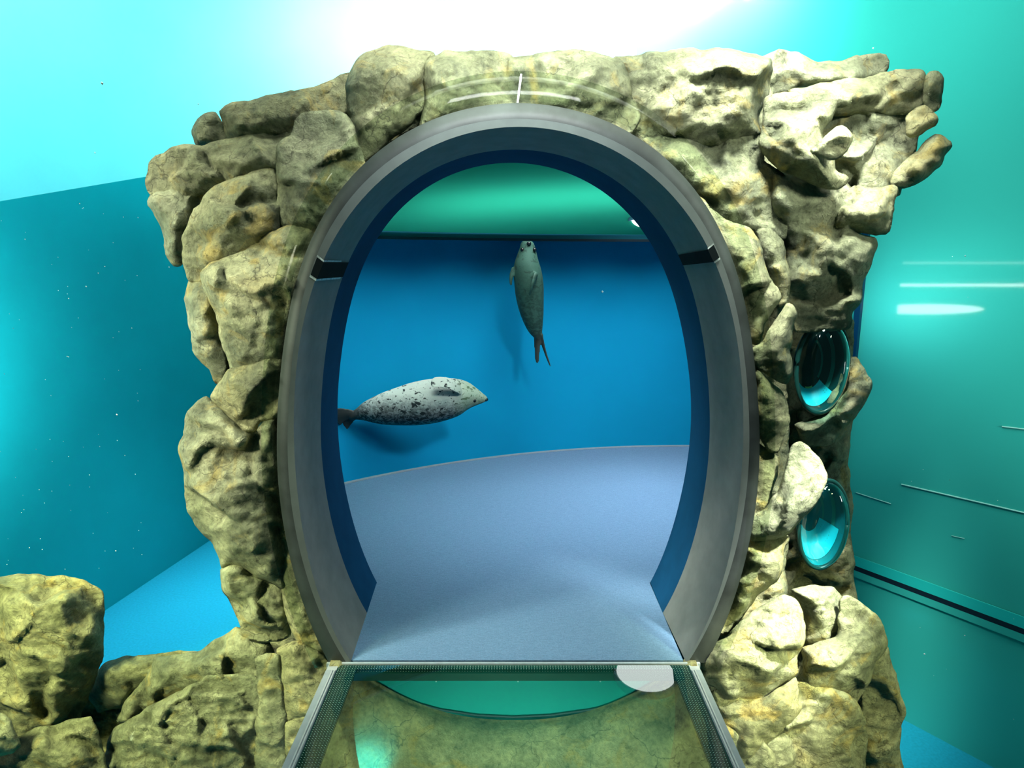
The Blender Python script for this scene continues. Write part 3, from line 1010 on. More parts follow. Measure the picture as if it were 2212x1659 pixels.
GRP = None
ROCKS = [
    # left of the portal, from the top down
    ('small pale rock block at the far upper left end of the rock wall', [(410, 278), (425, 258), (442, 245), (472, 243), (500, 292), (495, 315), (424, 315)], 2.46, .07, 1, {}),
    ('long pale rock slab sloping up to the portal top, upper left', [(472, 243), (493, 224), (550, 215), (601, 205), (650, 195), (692, 181), (761, 150), (800, 150), (800, 260), (770, 290), (640, 310), (600, 310), (510, 330), (490, 293)], 2.44, .10, 2, {}),
    ('wide rock slab jutting out furthest left above the blue wall', [(318, 385), (322, 350), (335, 335), (350, 328), (366, 322), (427, 311), (490, 300), (560, 283), (601, 272), (650, 290), (620, 365), (597, 385), (520, 400), (445, 420), (400, 430), (320, 425)], 2.40, .11, 3, {}),
    ('grey rock lobe hanging down at the left edge below the wide slab', [(315, 432), (327, 412), (400, 390), (450, 400), (440, 447), (420, 492), (405, 546), (398, 573), (372, 579), (360, 558), (351, 522), (339, 480), (321, 453)], 2.42, .10, 4, {}),
    ('large rounded boulder left of the portal top, with a diagonal crack', [(445, 413), (469, 400), (523, 378), (556, 369), (594, 360), (615, 380), (625, 440), (625, 500), (590, 540), (511, 580), (440, 620), (408, 610), (399, 552), (395, 507), (406, 474), (424, 441)], 2.34, .12, 5, {'cell': .17}),
    ('tall smooth block touching the upper left of the portal, bright top edge', [(592, 317), (606, 303), (625, 291), (634, 270), (645, 255), (662, 243), (695, 239), (728, 238), (752, 246), (764, 278), (773, 317), (790, 365), (765, 420), (730, 470), (700, 510), (662, 505), (613, 495), (600, 480), (600, 440), (595, 362)], 2.31, .12, 6, {'cell': .22, 'tilt': .28}),
    ('shadowed rock flank at the left edge beside the tan boulder', [(404, 604), (431, 592), (470, 590), (480, 640), (490, 700), (500, 760), (490, 830), (470, 832), (455, 800), (425, 770), (412, 757), (412, 715), (405, 680), (398, 650), (402, 625)], 2.36, .09, 7, {}),
    ('large tan boulder against the middle left of the portal, lit from above', [(428, 592), (445, 578), (465, 566), (510, 543), (560, 520), (613, 490), (660, 484), (695, 492), (680, 545), (655, 620), (638, 700), (622, 780), (600, 810), (540, 800), (497, 800), (480, 740), (468, 690), (450, 650), (435, 620)], 2.28, .12, 8, {'cell': .18, 'tilt': .34}),
    ('bright angular block wedged below the tan boulder left of the portal', [(478, 823), (492, 797), (519, 785), (561, 761), (605, 752), (622, 790), (618, 840), (612, 890), (590, 910), (561, 908), (552, 935), (531, 944), (513, 929), (492, 899), (471, 878), (450, 857), (465, 835)], 2.26, .10, 9, {}),
    ('big weathered boulder bulging out at the lower left of the portal, white marks', [(432, 861), (448, 853), (475, 872), (510, 900), (540, 930), (575, 900), (612, 880), (615, 960), (618, 1040), (630, 1120), (640, 1200), (620, 1280), (585, 1262), (553, 1252), (540, 1238), (520, 1225), (500, 1219), (478, 1229), (470, 1200), (446, 1166), (420, 1130), (403, 1097), (398, 1060), (397, 1010), (388, 990), (383, 965), (385, 953), (393, 948), (397, 915), (404, 890), (420, 872)], 2.30, .14, 10, {'cell': .17}),
    ('jagged tan rock hanging under the big weathered boulder, lower left of the portal', [(476, 1230), (498, 1210), (519, 1214), (549, 1235), (580, 1235), (610, 1262), (625, 1327), (632, 1375), (600, 1386), (576, 1389), (543, 1386), (522, 1374), (513, 1345), (495, 1312), (481, 1276), (477, 1245)], 2.32, .11, 11, {}),
    ('dark mossy rock strip tucked along the lower left rim of the portal', [(585, 1000), (612, 960), (625, 1040), (640, 1120), (665, 1230), (700, 1330), (735, 1425), (690, 1420), (650, 1405), (628, 1370), (612, 1300), (596, 1200), (588, 1100)], 2.30, .06, 12, {'cell': .10}),
    # lower left
    ('massive pale boulder standing at the left edge of the picture', [(-70, 1246), (0, 1242), (77, 1241), (111, 1247), (150, 1248), (183, 1251), (210, 1269), (227, 1280), (225, 1338), (221, 1416), (210, 1466), (195, 1495), (170, 1560), (130, 1600), (30, 1620), (-70, 1600)], 2.35, .22, 13, {'cell': .16, 'tilt': .5}),
    ('low flat-topped pale rock at the foot of the blue wall, beside the massive boulder', [(190, 1500), (205, 1460), (225, 1430), (255, 1420), (280, 1418), (350, 1411), (432, 1403), (450, 1430), (400, 1470), (330, 1500), (270, 1530), (205, 1540)], 2.42, .10, 14, {}),
    ('sloping rock shoulder rising to the hanging tan rock, lower left', [(340, 1418), (390, 1412), (432, 1404), (450, 1393), (470, 1380), (490, 1366), (515, 1350), (545, 1360), (580, 1380), (600, 1420), (590, 1500), (530, 1520), (440, 1530), (360, 1570), (290, 1580), (250, 1560), (290, 1490)], 2.36, .12, 15, {'cell': .2}),
    ('rough yellow rock face at the bottom left, pitted and cracked', [(235, 1600), (250, 1570), (330, 1520), (380, 1490), (440, 1465), (500, 1455), (545, 1455), (570, 1480), (575, 1560), (570, 1660), (560, 1850), (200, 1850), (215, 1700)], 2.28, .13, 16, {'cell': .11, 'rough': 1.5}),
    ('narrow ochre rock pillar between two vertical cracks, left of the glass floor', [(547, 1420), (575, 1412), (606, 1412), (612, 1495), (620, 1570), (632, 1640), (640, 1850), (548, 1850), (545, 1680), (556, 1560), (558, 1480)], 2.25, .06, 17, {'cell': .2, 'tilt': .15}),
    ('grey square-faced rock below the portal corner, beside the left rail', [(596, 1402), (640, 1382), (665, 1393), (712, 1428), (735, 1450), (720, 1490), (690, 1550), (661, 1556), (614, 1574), (607, 1495)], 2.27, .07, 18, {'cell': .25, 'tilt': .15}),
    ('small rock ledge under the grey square-faced rock by the left rail', [(610, 1566), (640, 1550), (690, 1530), (720, 1520), (710, 1600), (690, 1850), (610, 1850), (615, 1640)], 2.24, .07, 19, {}),
    ('bottom left corner boulder partly below the massive boulder', [(20, 1600), (80, 1570), (130, 1560), (195, 1545), (215, 1600), (240, 1680), (250, 1850), (-80, 1850), (-80, 1640)], 2.22, .16, 20, {'cell': .15}),
    ('small bright yellow rock cut by the left picture edge near the bottom', [(-80, 1520), (0, 1538), (19, 1549), (33, 1571), (43, 1610), (20, 1628), (0, 1636), (-80, 1660)], 2.10, .08, 21, {'cell': .2}),
    # above the portal
    ('dark streaked rock over the upper left of the portal arch', [(750, 162), (765, 135), (800, 112), (830, 102), (860, 98), (900, 108), (940, 114), (945, 165), (940, 220), (900, 265), (850, 300), (810, 340), (775, 380), (768, 320), (760, 270), (745, 230)], 2.36, .10, 22, {'cell': .15}),
    ('pale rock above the arch just left of the white seam', [(915, 125), (960, 106), (1010, 112), (1060, 108), (1110, 118), (1135, 180), (1120, 245), (1050, 250), (980, 265), (905, 285), (915, 200)], 2.34, .09, 23, {}),
    ('bleached rock above the arch just right of the white seam', [(1090, 122), (1160, 118), (1240, 108), (1300, 112), (1350, 140), (1370, 200), (1385, 260), (1360, 300), (1300, 275), (1240, 260), (1180, 250), (1105, 245)], 2.34, .09, 24, {}),
    ('whitest rock slab over the upper right of the arch', [(1320, 128), (1400, 112), (1480, 106), (1580, 105), (1665, 120), (1665, 200), (1640, 250), (1650, 295), (1560, 320), (1480, 330), (1420, 340), (1365, 300), (1340, 210)], 2.38, .12, 25, {}),
    # upper right cluster
    ('uppermost pointed rock spur at the right end of the rock top', [(1640, 125), (1680, 112), (1725, 112), (1761, 133), (1821, 130), (1851, 119), (1890, 113), (1912, 119), (1917, 134), (1911, 158), (1850, 195), (1670, 210), (1625, 175)], 2.55, .12, 26, {}),
    ('broad pale rock tongue below the uppermost spur, right', [(1700, 195), (1800, 170), (1851, 163), (1909, 156), (1969, 151), (2004, 157), (2010, 207), (1998, 230), (1969, 246), (1942, 250), (1900, 250), (1840, 250), (1750, 250)], 2.48, .12, 27, {'cell': .16}),
    ('rounded rock tip at the far right of the broad tongue', [(2000, 168), (2010, 160), (2032, 157), (2042, 173), (2039, 201), (2030, 238), (2023, 248), (1997, 232), (1990, 205)], 2.46, .06, 28, {}),
    ('small wedge rock under the rounded tip, right', [(1985, 225), (2000, 226), (2030, 258), (2027, 268), (2003, 286), (1984, 298), (1960, 290), (1955, 245)], 2.44, .06, 29, {}),
    ('ragged rightmost rock spur pointing at the green water', [(1960, 345), (1990, 312), (2005, 295), (2027, 284), (2050, 303), (2060, 317), (2045, 339), (2042, 360), (2008, 384), (1972, 403), (1942, 412), (1920, 400), (1930, 370)], 2.46, .09, 30, {}),
    ('big sunlit layered boulder at the upper right of the portal', [(1645, 262), (1649, 213), (1682, 194), (1761, 190), (1833, 196), (1845, 210), (1840, 228), (1805, 234), (1795, 258), (1777, 275), (1785, 300), (1800, 330), (1800, 365), (1838, 381), (1843, 395), (1809, 414), (1776, 411), (1731, 389), (1685, 371), (1652, 344), (1636, 315)], 2.33, .15, 31, {'cell': .12, 'tilt': .5}),
    ('egg-shaped rock nestled in the right side of the sunlit boulder', [(1745, 330), (1761, 318), (1785, 288), (1812, 273), (1836, 282), (1845, 297), (1837, 330), (1809, 353), (1779, 350)], 2.22, .07, 32, {'cell': .3, 'tilt': .1}),
    ('deeply shaded rock mass right of the sunlit boulder', [(1780, 250), (1850, 225), (1910, 232), (1975, 245), (1990, 285), (1975, 345), (1950, 400), (1945, 425), (1880, 440), (1800, 420), (1760, 340)], 2.50, .10, 33, {'cell': .12}),
    ('shaded overhanging block below the sunlit boulder, right edge', [(1795, 440), (1842, 400), (1881, 403), (1920, 405), (1944, 406), (1950, 418), (1934, 435), (1935, 448), (1922, 496), (1912, 506), (1881, 507), (1840, 500), (1800, 490)], 2.44, .11, 34, {}),
    ('dark mossy rock wall above the upper bubble window', [(1650, 365), (1740, 355), (1830, 395), (1905, 470), (1900, 490), (1851, 499), (1893, 517), (1898, 532), (1883, 575), (1866, 610), (1862, 650), (1845, 674), (1842, 710), (1720, 720), (1690, 640), (1665, 520)], 2.45, .12, 35, {'cell': .14}),
    ('smooth sloping rock between the arch and the sunlit boulder', [(1380, 300), (1440, 290), (1520, 300), (1600, 280), (1645, 275), (1650, 345), (1700, 385), (1710, 440), (1700, 520), (1640, 510), (1560, 490), (1500, 430), (1430, 360)], 2.37, .11, 36, {'cell': .18, 'tilt': .3}),
    ('tan rock strip along the upper right rim of the portal', [(1480, 415), (1520, 430), (1565, 470), (1620, 485), (1650, 540), (1662, 600), (1685, 640), (1672, 662), (1655, 700), (1640, 750), (1610, 740), (1590, 640), (1560, 540), (1520, 460)], 2.31, .08, 37, {'cell': .14}),
    ('thin upright rock rib right of the tan strip, above the pale spur', [(1620, 470), (1665, 480), (1695, 520), (1708, 600), (1705, 655), (1680, 668), (1655, 600), (1640, 540)], 2.36, .06, 38, {}),
    # right of the portal
    ('pale faceted rock left of the upper bubble window', [(1699, 653), (1717, 656), (1719, 679), (1714, 721), (1710, 806), (1695, 829), (1675, 820), (1630, 795), (1622, 751), (1651, 731), (1669, 704), (1687, 674)], 2.26, .08, 39, {'cell': .11}),
    ('olive rock block on the right rim of the portal under the pale faceted rock', [(1625, 790), (1645, 800), (1670, 830), (1702, 867), (1702, 900), (1698, 945), (1683, 980), (1669, 980), (1642, 955), (1628, 900)], 2.27, .07, 40, {}),
    ('tan rock spike sticking out right behind the upper bubble window', [(1830, 775), (1848, 768), (1862, 785), (1891, 818), (1884, 839), (1862, 878), (1832, 922), (1800, 960), (1735, 965), (1715, 920), (1780, 890)], 2.52, .07, 41, {}),
    ('long pale glistening rock leaning over the lower bubble window', [(1708, 966), (1723, 955), (1750, 970), (1781, 1005), (1789, 1027), (1785, 1051), (1766, 1087), (1729, 1125), (1706, 1155), (1681, 1162), (1625, 1172), (1620, 1111), (1657, 1094), (1675, 1067), (1694, 1021)], 2.24, .10, 42, {'cell': .14}),
    ('narrow wet rock strip between the portal rim and the glistening rock', [(1630, 950), (1655, 965), (1680, 990), (1682, 1021), (1665, 1081), (1636, 1120), (1615, 1110), (1630, 1040)], 2.29, .05, 43, {'cell': .09}),
    ('mossy cracked rock along the lower right rim of the portal', [(1605, 1170), (1650, 1155), (1681, 1154), (1708, 1156), (1698, 1205), (1683, 1258), (1640, 1288), (1612, 1325), (1590, 1350), (1565, 1375), (1550, 1370), (1575, 1280)], 2.28, .08, 44, {}),
    ('shadowy rock backdrop around the two bubble windows', [(1690, 690), (1760, 680), (1845, 690), (1845, 800), (1838, 920), (1836, 1000), (1841, 1070), (1838, 1130), (1843, 1200), (1850, 1300), (1760, 1330), (1690, 1300), (1680, 1100), (1690, 900)], 2.76, .08, 45, {'cell': .12}),
    # lower right
    ('cracked boulder with white lime marks below the portal, right', [(1600, 1345), (1622, 1320), (1660, 1300), (1694, 1281), (1716, 1295), (1733, 1319), (1740, 1355), (1739, 1388), (1722, 1421), (1728, 1449), (1710, 1468), (1655, 1510), (1605, 1525), (1560, 1510), (1515, 1465), (1510, 1425), (1545, 1395)], 2.24, .13, 46, {'cell': .13}),
    ('smooth olive boulder under the lower bubble window', [(1705, 1275), (1730, 1265), (1760, 1262), (1799, 1267), (1819, 1292), (1822, 1355), (1810, 1420), (1766, 1410), (1735, 1385), (1725, 1322)], 2.36, .11, 47, {'cell': .25, 'tilt': .2}),
    ('large smooth boulder with a rounded top at the lower right', [(1812, 1290), (1822, 1282), (1849, 1292), (1887, 1320), (1913, 1358), (1916, 1391), (1900, 1430), (1885, 1460), (1850, 1530), (1777, 1520), (1720, 1490), (1735, 1394), (1780, 1385), (1808, 1380)], 2.30, .14, 48, {'cell': .22, 'tilt': .3}),
    ('tall rock edge furthest right at the bottom, against the green water', [(1875, 1420), (1900, 1392), (1916, 1393), (1930, 1435), (1938, 1477), (1955, 1526), (1955, 1546), (1944, 1584), (1946, 1615), (1956, 1680), (1965, 1850), (1840, 1850), (1855, 1560), (1860, 1490)], 2.34, .11, 49, {}),
    ('yellow-green lit rock bank at the bottom right', [(1720, 1470), (1777, 1480), (1835, 1500), (1860, 1530), (1875, 1590), (1870, 1850), (1620, 1850), (1610, 1640), (1650, 1585), (1700, 1545)], 2.24, .15, 50, {'cell': .14}),
    ('rock ridge between the cracked boulder and the right rail', [(1535, 1480), (1597, 1510), (1655, 1502), (1720, 1464), (1735, 1532), (1680, 1590), (1630, 1640), (1590, 1660), (1560, 1570)], 2.21, .10, 51, {'cell': .12}),
    ('rock at the bottom beside the end of the right rail', [(1560, 1560), (1600, 1590), (1650, 1590), (1680, 1650), (1680, 1850), (1600, 1850), (1560, 1700)], 2.18, .10, 52, {}),
    # broad rock faces that close the gaps behind the boulders
    ('dark rock face in the gaps behind the boulders right of the portal', [(1540, 470), (1640, 470), (1700, 600), (1712, 700), (1700, 850), (1705, 1000), (1700, 1290), (1720, 1420), (1520, 1420), (1590, 1260), (1640, 950), (1600, 650)], 2.55, .08, 60, {}),
    ('dark rock face in the gaps behind the boulders at the lower right', [(1510, 1430), (1560, 1370), (1700, 1300), (1830, 1310), (1890, 1450), (1925, 1600), (1930, 1850), (1520, 1850)], 2.45, .08, 61, {}),
    ('dark rock face in the gaps behind the boulders at the lower left', [(150, 1560), (185, 1450), (215, 1445), (300, 1430), (440, 1415), (560, 1390), (620, 1370), (720, 1440), (660, 1560), (640, 1850), (120, 1850)], 2.48, .08, 62, {}),
    ('dark rock face in the gaps behind the boulders left of the portal', [(440, 620), (480, 420), (600, 300), (760, 250), (790, 370), (690, 510), (640, 650), (615, 820), (612, 1000), (640, 1200), (720, 1420), (560, 1370), (520, 1250), (430, 1090), (415, 940), (490, 850), (480, 780)], 2.52, .08, 63, {}),
    ('dark rock face in the gaps behind the boulders over the portal arch', [(700, 220), (790, 130), (950, 120), (1250, 125), (1650, 130), (1700, 300), (1680, 520), (1560, 490), (1460, 370), (1360, 290), (1240, 245), (1110, 228), (950, 256), (820, 325), (760, 380)], 2.52, .08, 64, {}),
]
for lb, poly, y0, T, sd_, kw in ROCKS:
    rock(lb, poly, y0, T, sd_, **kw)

# rock bed seen through the glass floor
b = MB()
nx, ny = 120, 110
rows = []
for j in range(ny + 1):
    y = 0.2 + (2.235 - 0.2) * j / ny
    row = []
    for i in range(nx + 1):
        x = -0.685 + 1.38 * i / nx
        k = (y - 0.2) / 2.0
        z = -0.62 + 0.28 * max(0, (k - 0.5) / 0.5) ** 1.5
        z += 0.07 * noise.fractal((x * 2.2, y * 2.2, 3.3), 0.9, 2.0, 6) + 0.05 * (noise.ridged_multi_fractal((x * 2.5, y * 2.0, 8.1), 0.9, 2.1, 5, 1.0, 2.0) - 1.1)
        z += 0.16 * max(0, abs(x) - 0.55) / 0.4
        za = -0.275 + 0.275 * min(1, (abs(x - 0.01) / 0.66)) ** 2.3 + 0.010
        kk = max(0.0, min(1.0, (y - 1.75) / 0.44)) ** 1.6
        z = z * (1 - kk) + za * kk
        row.append(Vector((x, y, z)))
    rows.append(row)
b.grid(rows)
low = [[Vector((p_.x, p_.y, -1.28)) for p_ in r] for r in (rows[0], rows[-1])]
b.grid([rows[0], low[0]]); b.grid([rows[-1], low[1]])
rb = b.build('rock_bed', M['rock'], smooth=True)
tag(rb, 'uneven greenish rock bed lying under the glass floor', 'rock')

# ---------------------------------------------------------------- bubble windows
def bubble(cx, cy, Y0, ax, az, label, rim, dark):
    c = PY(cx, cy, Y0)
    t = empty('bubble_window', c)
    tag(t, label, 'bubble window')
    rows = []
    for i in range(0, 13):
        a_ = PI / 2 * i / 12
        rows.append([c + Vector((ax * math.cos(a_) * math.cos(2 * PI * k / 40), 0.03 - 0.085 * math.sin(a_), az * math.cos(a_) * math.sin(2 * PI * k / 40))) for k in range(40)])
    mb = MB(); mb.grid(rows, True)
    mb.build('dome', M['bubble'], t, True)
    mb = MB()
    mb2 = MB()
    rows = []
    for i in range(0, 13):
        a_ = PI / 2 * i / 12
        rows.append([c + Vector((ax * 0.97 * math.cos(a_) * math.cos(2 * PI * k / 40), 0.035 + 0.13 * math.sin(a_), az * 0.97 * math.cos(a_) * math.sin(2 * PI * k / 40))) for k in range(40)])
    mb2.grid(rows, True)
    cb = c + Vector((0, 0.035, 0))

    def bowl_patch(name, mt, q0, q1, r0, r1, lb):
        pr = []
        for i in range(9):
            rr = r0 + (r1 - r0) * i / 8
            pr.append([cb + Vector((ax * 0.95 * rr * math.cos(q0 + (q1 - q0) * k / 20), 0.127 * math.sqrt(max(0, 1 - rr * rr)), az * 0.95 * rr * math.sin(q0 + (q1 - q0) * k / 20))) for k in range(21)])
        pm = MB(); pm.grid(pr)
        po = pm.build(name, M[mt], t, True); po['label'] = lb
    bowl_patch('painted_glow', 'niche', -2.5, -0.7 + dark * 0.8, 0.62 - dark * 0.3, 0.96, 'bright turquoise light painted on the lower bowl')
    bowl_patch('yellow_glint_paint', 'yellow_glint_paint', -1.75, -1.25, 0.58, 0.74, 'small yellow reflection painted on the bowl')
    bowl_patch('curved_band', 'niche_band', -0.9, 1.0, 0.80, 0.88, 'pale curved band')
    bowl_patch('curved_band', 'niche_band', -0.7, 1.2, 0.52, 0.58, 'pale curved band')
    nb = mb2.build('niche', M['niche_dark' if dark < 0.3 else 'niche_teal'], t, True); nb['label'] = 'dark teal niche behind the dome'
    path = [c + Vector((ax * 1.02 * math.cos(2 * PI * k / 48), 0.03, az * 1.02 * math.sin(2 * PI * k / 48))) for k in range(49)]
    mb.tube(path, 0.009, 8)
    mb.build('rim', M[rim], t, True)
    return t


bubble(1784, 795, 2.46, 0.098, 0.182, 'upper clear bubble window set in the rock right of the portal', 'glass_edge', 0.0)
bubble(1786, 1140, 2.50, 0.098, 0.190, 'lower clear bubble window with turquoise reflections, partly behind the glistening rock', 'glass_edge', 0.6)

# ---------------------------------------------------------------- seals
def loft(stations, Yd, depth_k=0.92, n=28, axis='x'):
    """stations: (px, py, half width in px); a closed tapering body along them"""
    rows = []
    S_ = [(PY(px, py, Yd), hw) for px, py, hw in stations]
    scale = (PY(stations[0][0] + 100, stations[0][1], Yd) - PY(stations[0][0], stations[0][1], Yd)).length / 100
    m_ = len(S_)
    # resample
    ts = np.linspace(0, m_ - 1, 60)
    pts, hw = [], []
    arr = np.array([[*p_, h_] for p_, h_ in S_])
    for t in ts:
        i = int(min(t, m_ - 1.0001)); f = t - i
        p0, p1, p2, p3 = arr[max(i - 1, 0)], arr[i], arr[i + 1], arr[min(i + 2, m_ - 1)]
        q = 0.5 * (2 * p1 + (p2 - p0) * f + (2 * p0 - 5 * p1 + 4 * p2 - p3) * f * f + (3 * p1 - p0 - 3 * p2 + p3) * f ** 3)
        pts.append(Vector(q[:3])); hw.append(max(q[3], 0.6) * scale)
    for i, p_ in enumerate(pts):
        t_ = (pts[min(i + 1, 59)] - pts[max(i - 1, 0)]).normalized()
        side = Vector((0, 1, 0))
        up = side.cross(t_).normalized()
        rows.append([p_ + up * hw[i] * math.sin(2 * PI * k / n) + side * hw[i] * depth_k * math.cos(2 * PI * k / n) for k in range(n)])
    mb = MB(); mb.grid(rows, True)
    mb.f.append(list(range(n))); mb.f.append([59 * n + k for k in range(n)])
    return mb, pts, hw


def paddle(mb, root, mid, tip, w0, w1, w2, thick, out):
    """a flat tapering flipper with a rounded end; out = its thin direction"""
    pts = [Vector(root), Vector(mid), Vector(tip)]
    out = Vector(out).normalized()
    rows = []
    m_ = 18
    for i in range(m_ + 1):
        t = i / m_
        p_ = pts[0] * (1 - t) ** 2 + pts[1] * 2 * t * (1 - t) + pts[2] * t * t
        d = ((pts[1] - pts[0]) * (1 - t) + (pts[2] - pts[1]) * t).normalized()
        wd = out.cross(d).normalized()
        wv = (w0 * (1 - t) ** 2 + 2 * w1 * t * (1 - t) + w2 * t * t)
        if t > 0.85: wv *= math.sqrt(max(0.02, 1 - ((t - 0.85) / 0.15) ** 2 * 0.85))
        rows.append([p_ + wd * wv * math.cos(2 * PI * k / 14) + out * (thick * (1 - 0.5 * t)) * math.sin(2 * PI * k / 14) * (1 + 0.25 * math.cos(10 * PI * k / 14 * 2)) for k in range(14)])
    base = len(mb.v)
    mb.grid(rows, True)
    mb.f.append([base + k for k in range(14)]); mb.f.append([base + m_ * 14 + k for k in range(14)])


def ball(c, r, n=14):
    c = Vector(c)
    mb = MB()
    rows = [[c + Vector((r[0] * math.sin(PI * i / n) * math.cos(2 * PI * k / n), r[1] * math.sin(PI * i / n) * math.sin(2 * PI * k / n), r[2] * math.cos(PI * i / n))) for k in range(n)] for i in range(1, n)]
    mb.grid(rows, True)
    mb.f.append(list(range(n))); mb.f.append([(n - 2) * n + k for k in range(n)])
    return mb


YS = 5.2
st = [(757, 899, 8), (763, 898, 9), (776, 894, 14), (794, 889, 23), (826, 884, 34), (863, 878, 41.5), (899, 872, 47), (935, 866, 48), (965, 861, 45), (989, 857, 39.5), (1007, 856, 32), (1025, 858, 21), (1040, 860.5, 12), (1049, 862, 6.5), (1052, 863, 2.5)]
mb, pts, hw = loft(st, YS)
# hind flippers trailing behind, partly hidden by the portal
for dy, py_t, py_m in ((-0.03, 900, 890), (0.03, 930, 905)):
    paddle(mb, PY(772, 896, YS), PY(748, py_m, YS + dy), PY(720, py_t + 3, YS + dy), 0.024, 0.05, 0.10, 0.016, (0.1, 1, 0.25))
# fore flipper folded on the upper side, the other behind the body
paddle(mb, PY(996, 846, YS - 0.12), PY(972, 820, YS - 0.21), PY(930, 826, YS - 0.18), 0.04, 0.075, 0.06, 0.017, (0.1, -0.6, 0.8))
paddle(mb, PY(985, 860, YS + 0.12), PY(960, 870, YS + 0.20), PY(930, 885, YS + 0.20), 0.04, 0.06, 0.04, 0.016, (0, 1, 0.2))
org = PY(899, 872, YS)
sb = mesh_obj('spotted_seal', mb.v, mb.f, None, smooth=True, origin=org)
tag(sb, 'pale spotted seal swimming horizontally on its back at the lower left of the window', 'seal')
rmod = sb.modifiers.new('skin', 'REMESH'); rmod.mode = 'VOXEL'; rmod.voxel_size = 0.008; rmod.use_smooth_shade = True
smod = sb.modifiers.new('smooth', 'SMOOTH'); smod.factor = 0.5; smod.iterations = 4
sb.data.materials.append(seal_material('spotted_fur', (0.62, 0.66, 0.56), (0.22, 0.25, 0.25), (0.022, 0.028, 0.026), 0.055, 0.10, 22, 0.30, (PY(776, 894, YS) - org).x, (0.20, 0.30, 0.16)))
nose = ball(PY(1049, 863, YS), (0.022, 0.024, 0.016)).build('nose', M['skin_dark'], sb, True); nose['label'] = 'dark nose'
for dy in (-1, 1):
    e_ = PY(1026, 858, YS)
    k = 0.072
    ey = ball((e_.x, YS + dy * k * 0.92, e_.z - 0.015), (0.014, 0.010, 0.014)).build('eye', M['skin_dark'], sb, True)
    ey['label'] = 'black eye'

YS2 = 5.5


def z2(x, y): return (x * 0.205 + 1040, y * 0.205 + 480)


st2 = []
for y, l, r in ((195, 450, 510), (205, 425, 535), (230, 410, 552), (280, 400, 570), (350, 375, 590), (450, 342, 615), (550, 338, 640), (650, 345, 655), (750, 355, 660), (850, 375, 660), (950, 405, 660), (1050, 445, 655), (1130, 490, 650), (1200, 545, 640), (1235, 565, 625)):
    st2.append((*z2((l + r) / 2, y), (r - l) / 2 * 0.205))
mb, pts, hw = loft(st2, YS2)
paddle(mb, PY(*z2(590, 1190), YS2), PY(*z2(585, 1320), YS2), PY(*z2(588, 1490), YS2), 0.035, 0.03, 0.018, 0.014, (0.5, 1, 0))
paddle(mb, PY(*z2(625, 1180), YS2), PY(*z2(650, 1330), YS2), PY(*z2(728, 1520), YS2), 0.035, 0.02, 0.012, 0.012, (1, 0.6, 0.3))
org2 = PY(*z2(520, 700), YS2)
fl1 = (PY(*z2(345, 480), YS2 - 0.02), PY(*z2(300, 570), YS2 - 0.05), PY(*z2(312, 670), YS2 - 0.04))
fl2 = (PY(*z2(575, 535), YS2 - 0.10), PY(*z2(540, 640), YS2 - 0.17), PY(*z2(505, 775), YS2 - 0.14))
paddle(mb, *fl1, 0.022, 0.022, 0.012, 0.016, (0.6, 1, 0))
paddle(mb, *fl2, 0.022, 0.026, 0.012, 0.016, (0.9, -0.6, 0.1))
s2 = mesh_obj('green_seal', mb.v, mb.f, None, smooth=True, origin=org2)
tag(s2, 'dim greenish seal hanging upright with its snout up under the dark seam', 'seal')
rmod = s2.modifiers.new('skin', 'REMESH'); rmod.mode = 'VOXEL'; rmod.voxel_size = 0.008; rmod.use_smooth_shade = True
smod = s2.modifiers.new('smooth', 'SMOOTH'); smod.factor = 0.5; smod.iterations = 3
s2.data.materials.append(seal_material('green_grey_fur', (0.06, 0.14, 0.105), (0.055, 0.125, 0.092), (0.035, 0.08, 0.06), 0.0, 0.3, 14, None, (PY(*z2(600, 1215), YS2) - org2).z, (0, 0, 0)))
s2.name = 'spotted_seal.001'
c_ = PY(*z2(500, 225), YS2 - 0.05)
nn = ball(c_, (0.02, 0.02, 0.016)).build('nose', M['skin_dark'], s2, True); nn['label'] = 'dark nose'
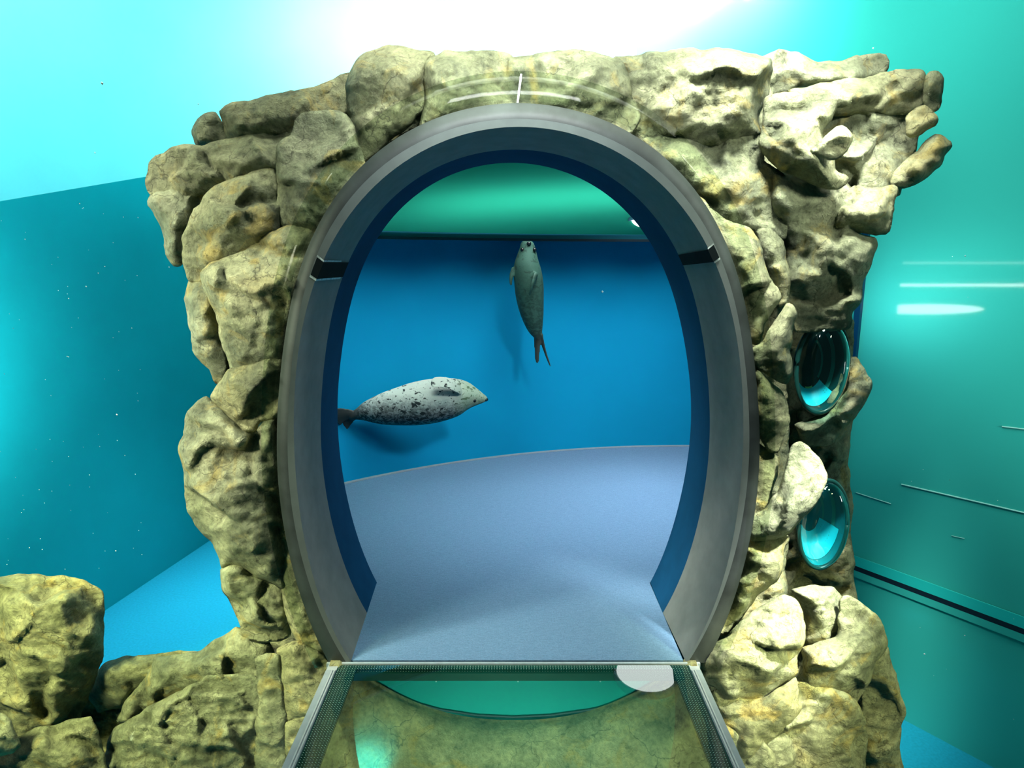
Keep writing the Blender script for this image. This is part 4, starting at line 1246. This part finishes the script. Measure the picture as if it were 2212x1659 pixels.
for x_ in (432, 560):
    c_ = PY(*z2(x_, 292), YS2 - 0.045)
    ee = ball(c_, (0.016, 0.016, 0.018)).build('eye', M['skin_dark'], s2, True); ee['label'] = 'black eye'

# ---------------------------------------------------------------- suspended flecks in the water
rnd = random.Random(5)
flecks = [(220, 180, 4.0), (205, 330, 2.2), (252, 896, 3.0), (186, 619, 2.0), (148, 645, 1.8), (212, 590, 1.6), (148, 771, 1.6), (145, 770, 1.6), (250, 1190, 2), (428, 225, 1.8), (2085, 553, 2.0), (1886, 104, 2.0), (1997, 1413, 3.0), (2084, 1373, 2.0), (54, 517, 1.6), (172, 440, 1.5), (298, 470, 1.5), (365, 577, 1.6), (1301, 630, 3)]
for i in range(70):
    flecks.append((rnd.uniform(0, 310), rnd.uniform(440, 1230), rnd.uniform(0.8, 1.4)))
for i in range(12):
    flecks.append((rnd.uniform(1960, 2200), rnd.uniform(150, 1600), rnd.uniform(0.7, 1.1)))
b = MB()
for px, py, s_ in flecks:
    yy = rnd.uniform(1.9, 2.9) if px != 1301 else 4.95
    c_ = PY(px, py, yy)
    r = s_ * yy / F_PX * 0.9
    n0 = len(b.v)
    b.add([c_ + Vector(v) * r for v in ((1, 0, 0), (-0.8, 0.3, 0), (0, 1, 0), (0, -1, 0.2), (0, 0, 1), (0.2, 0, -1))],
          [(0, 2, 4), (2, 1, 4), (1, 3, 4), (3, 0, 4), (2, 0, 5), (1, 2, 5), (3, 1, 5), (0, 3, 5)])
fk = b.build('floating_flecks', M['particle'])
tag(fk, 'tiny white flecks drifting in the tank water', 'flecks', kind='stuff')

# added lights for the streaks mirrored in the right wall
mirror_streak('streak_light', 1800, 2300, 568, 0.35, 0.012, 0.25, (0.8, 1, 0.95))
mirror_streak('streak_light', 1800, 2300, 616, 0.35, 0.014, 1.0, (1, 1, 0.97))
mirror_streak('oval_streak_light', 1880, 2125, 668, 0.35, 0.06, 1.6, (1, 1, 1), 'ELLIPSE')

for o in bpy.data.objects:
    if '_o' in o: del o['_o']
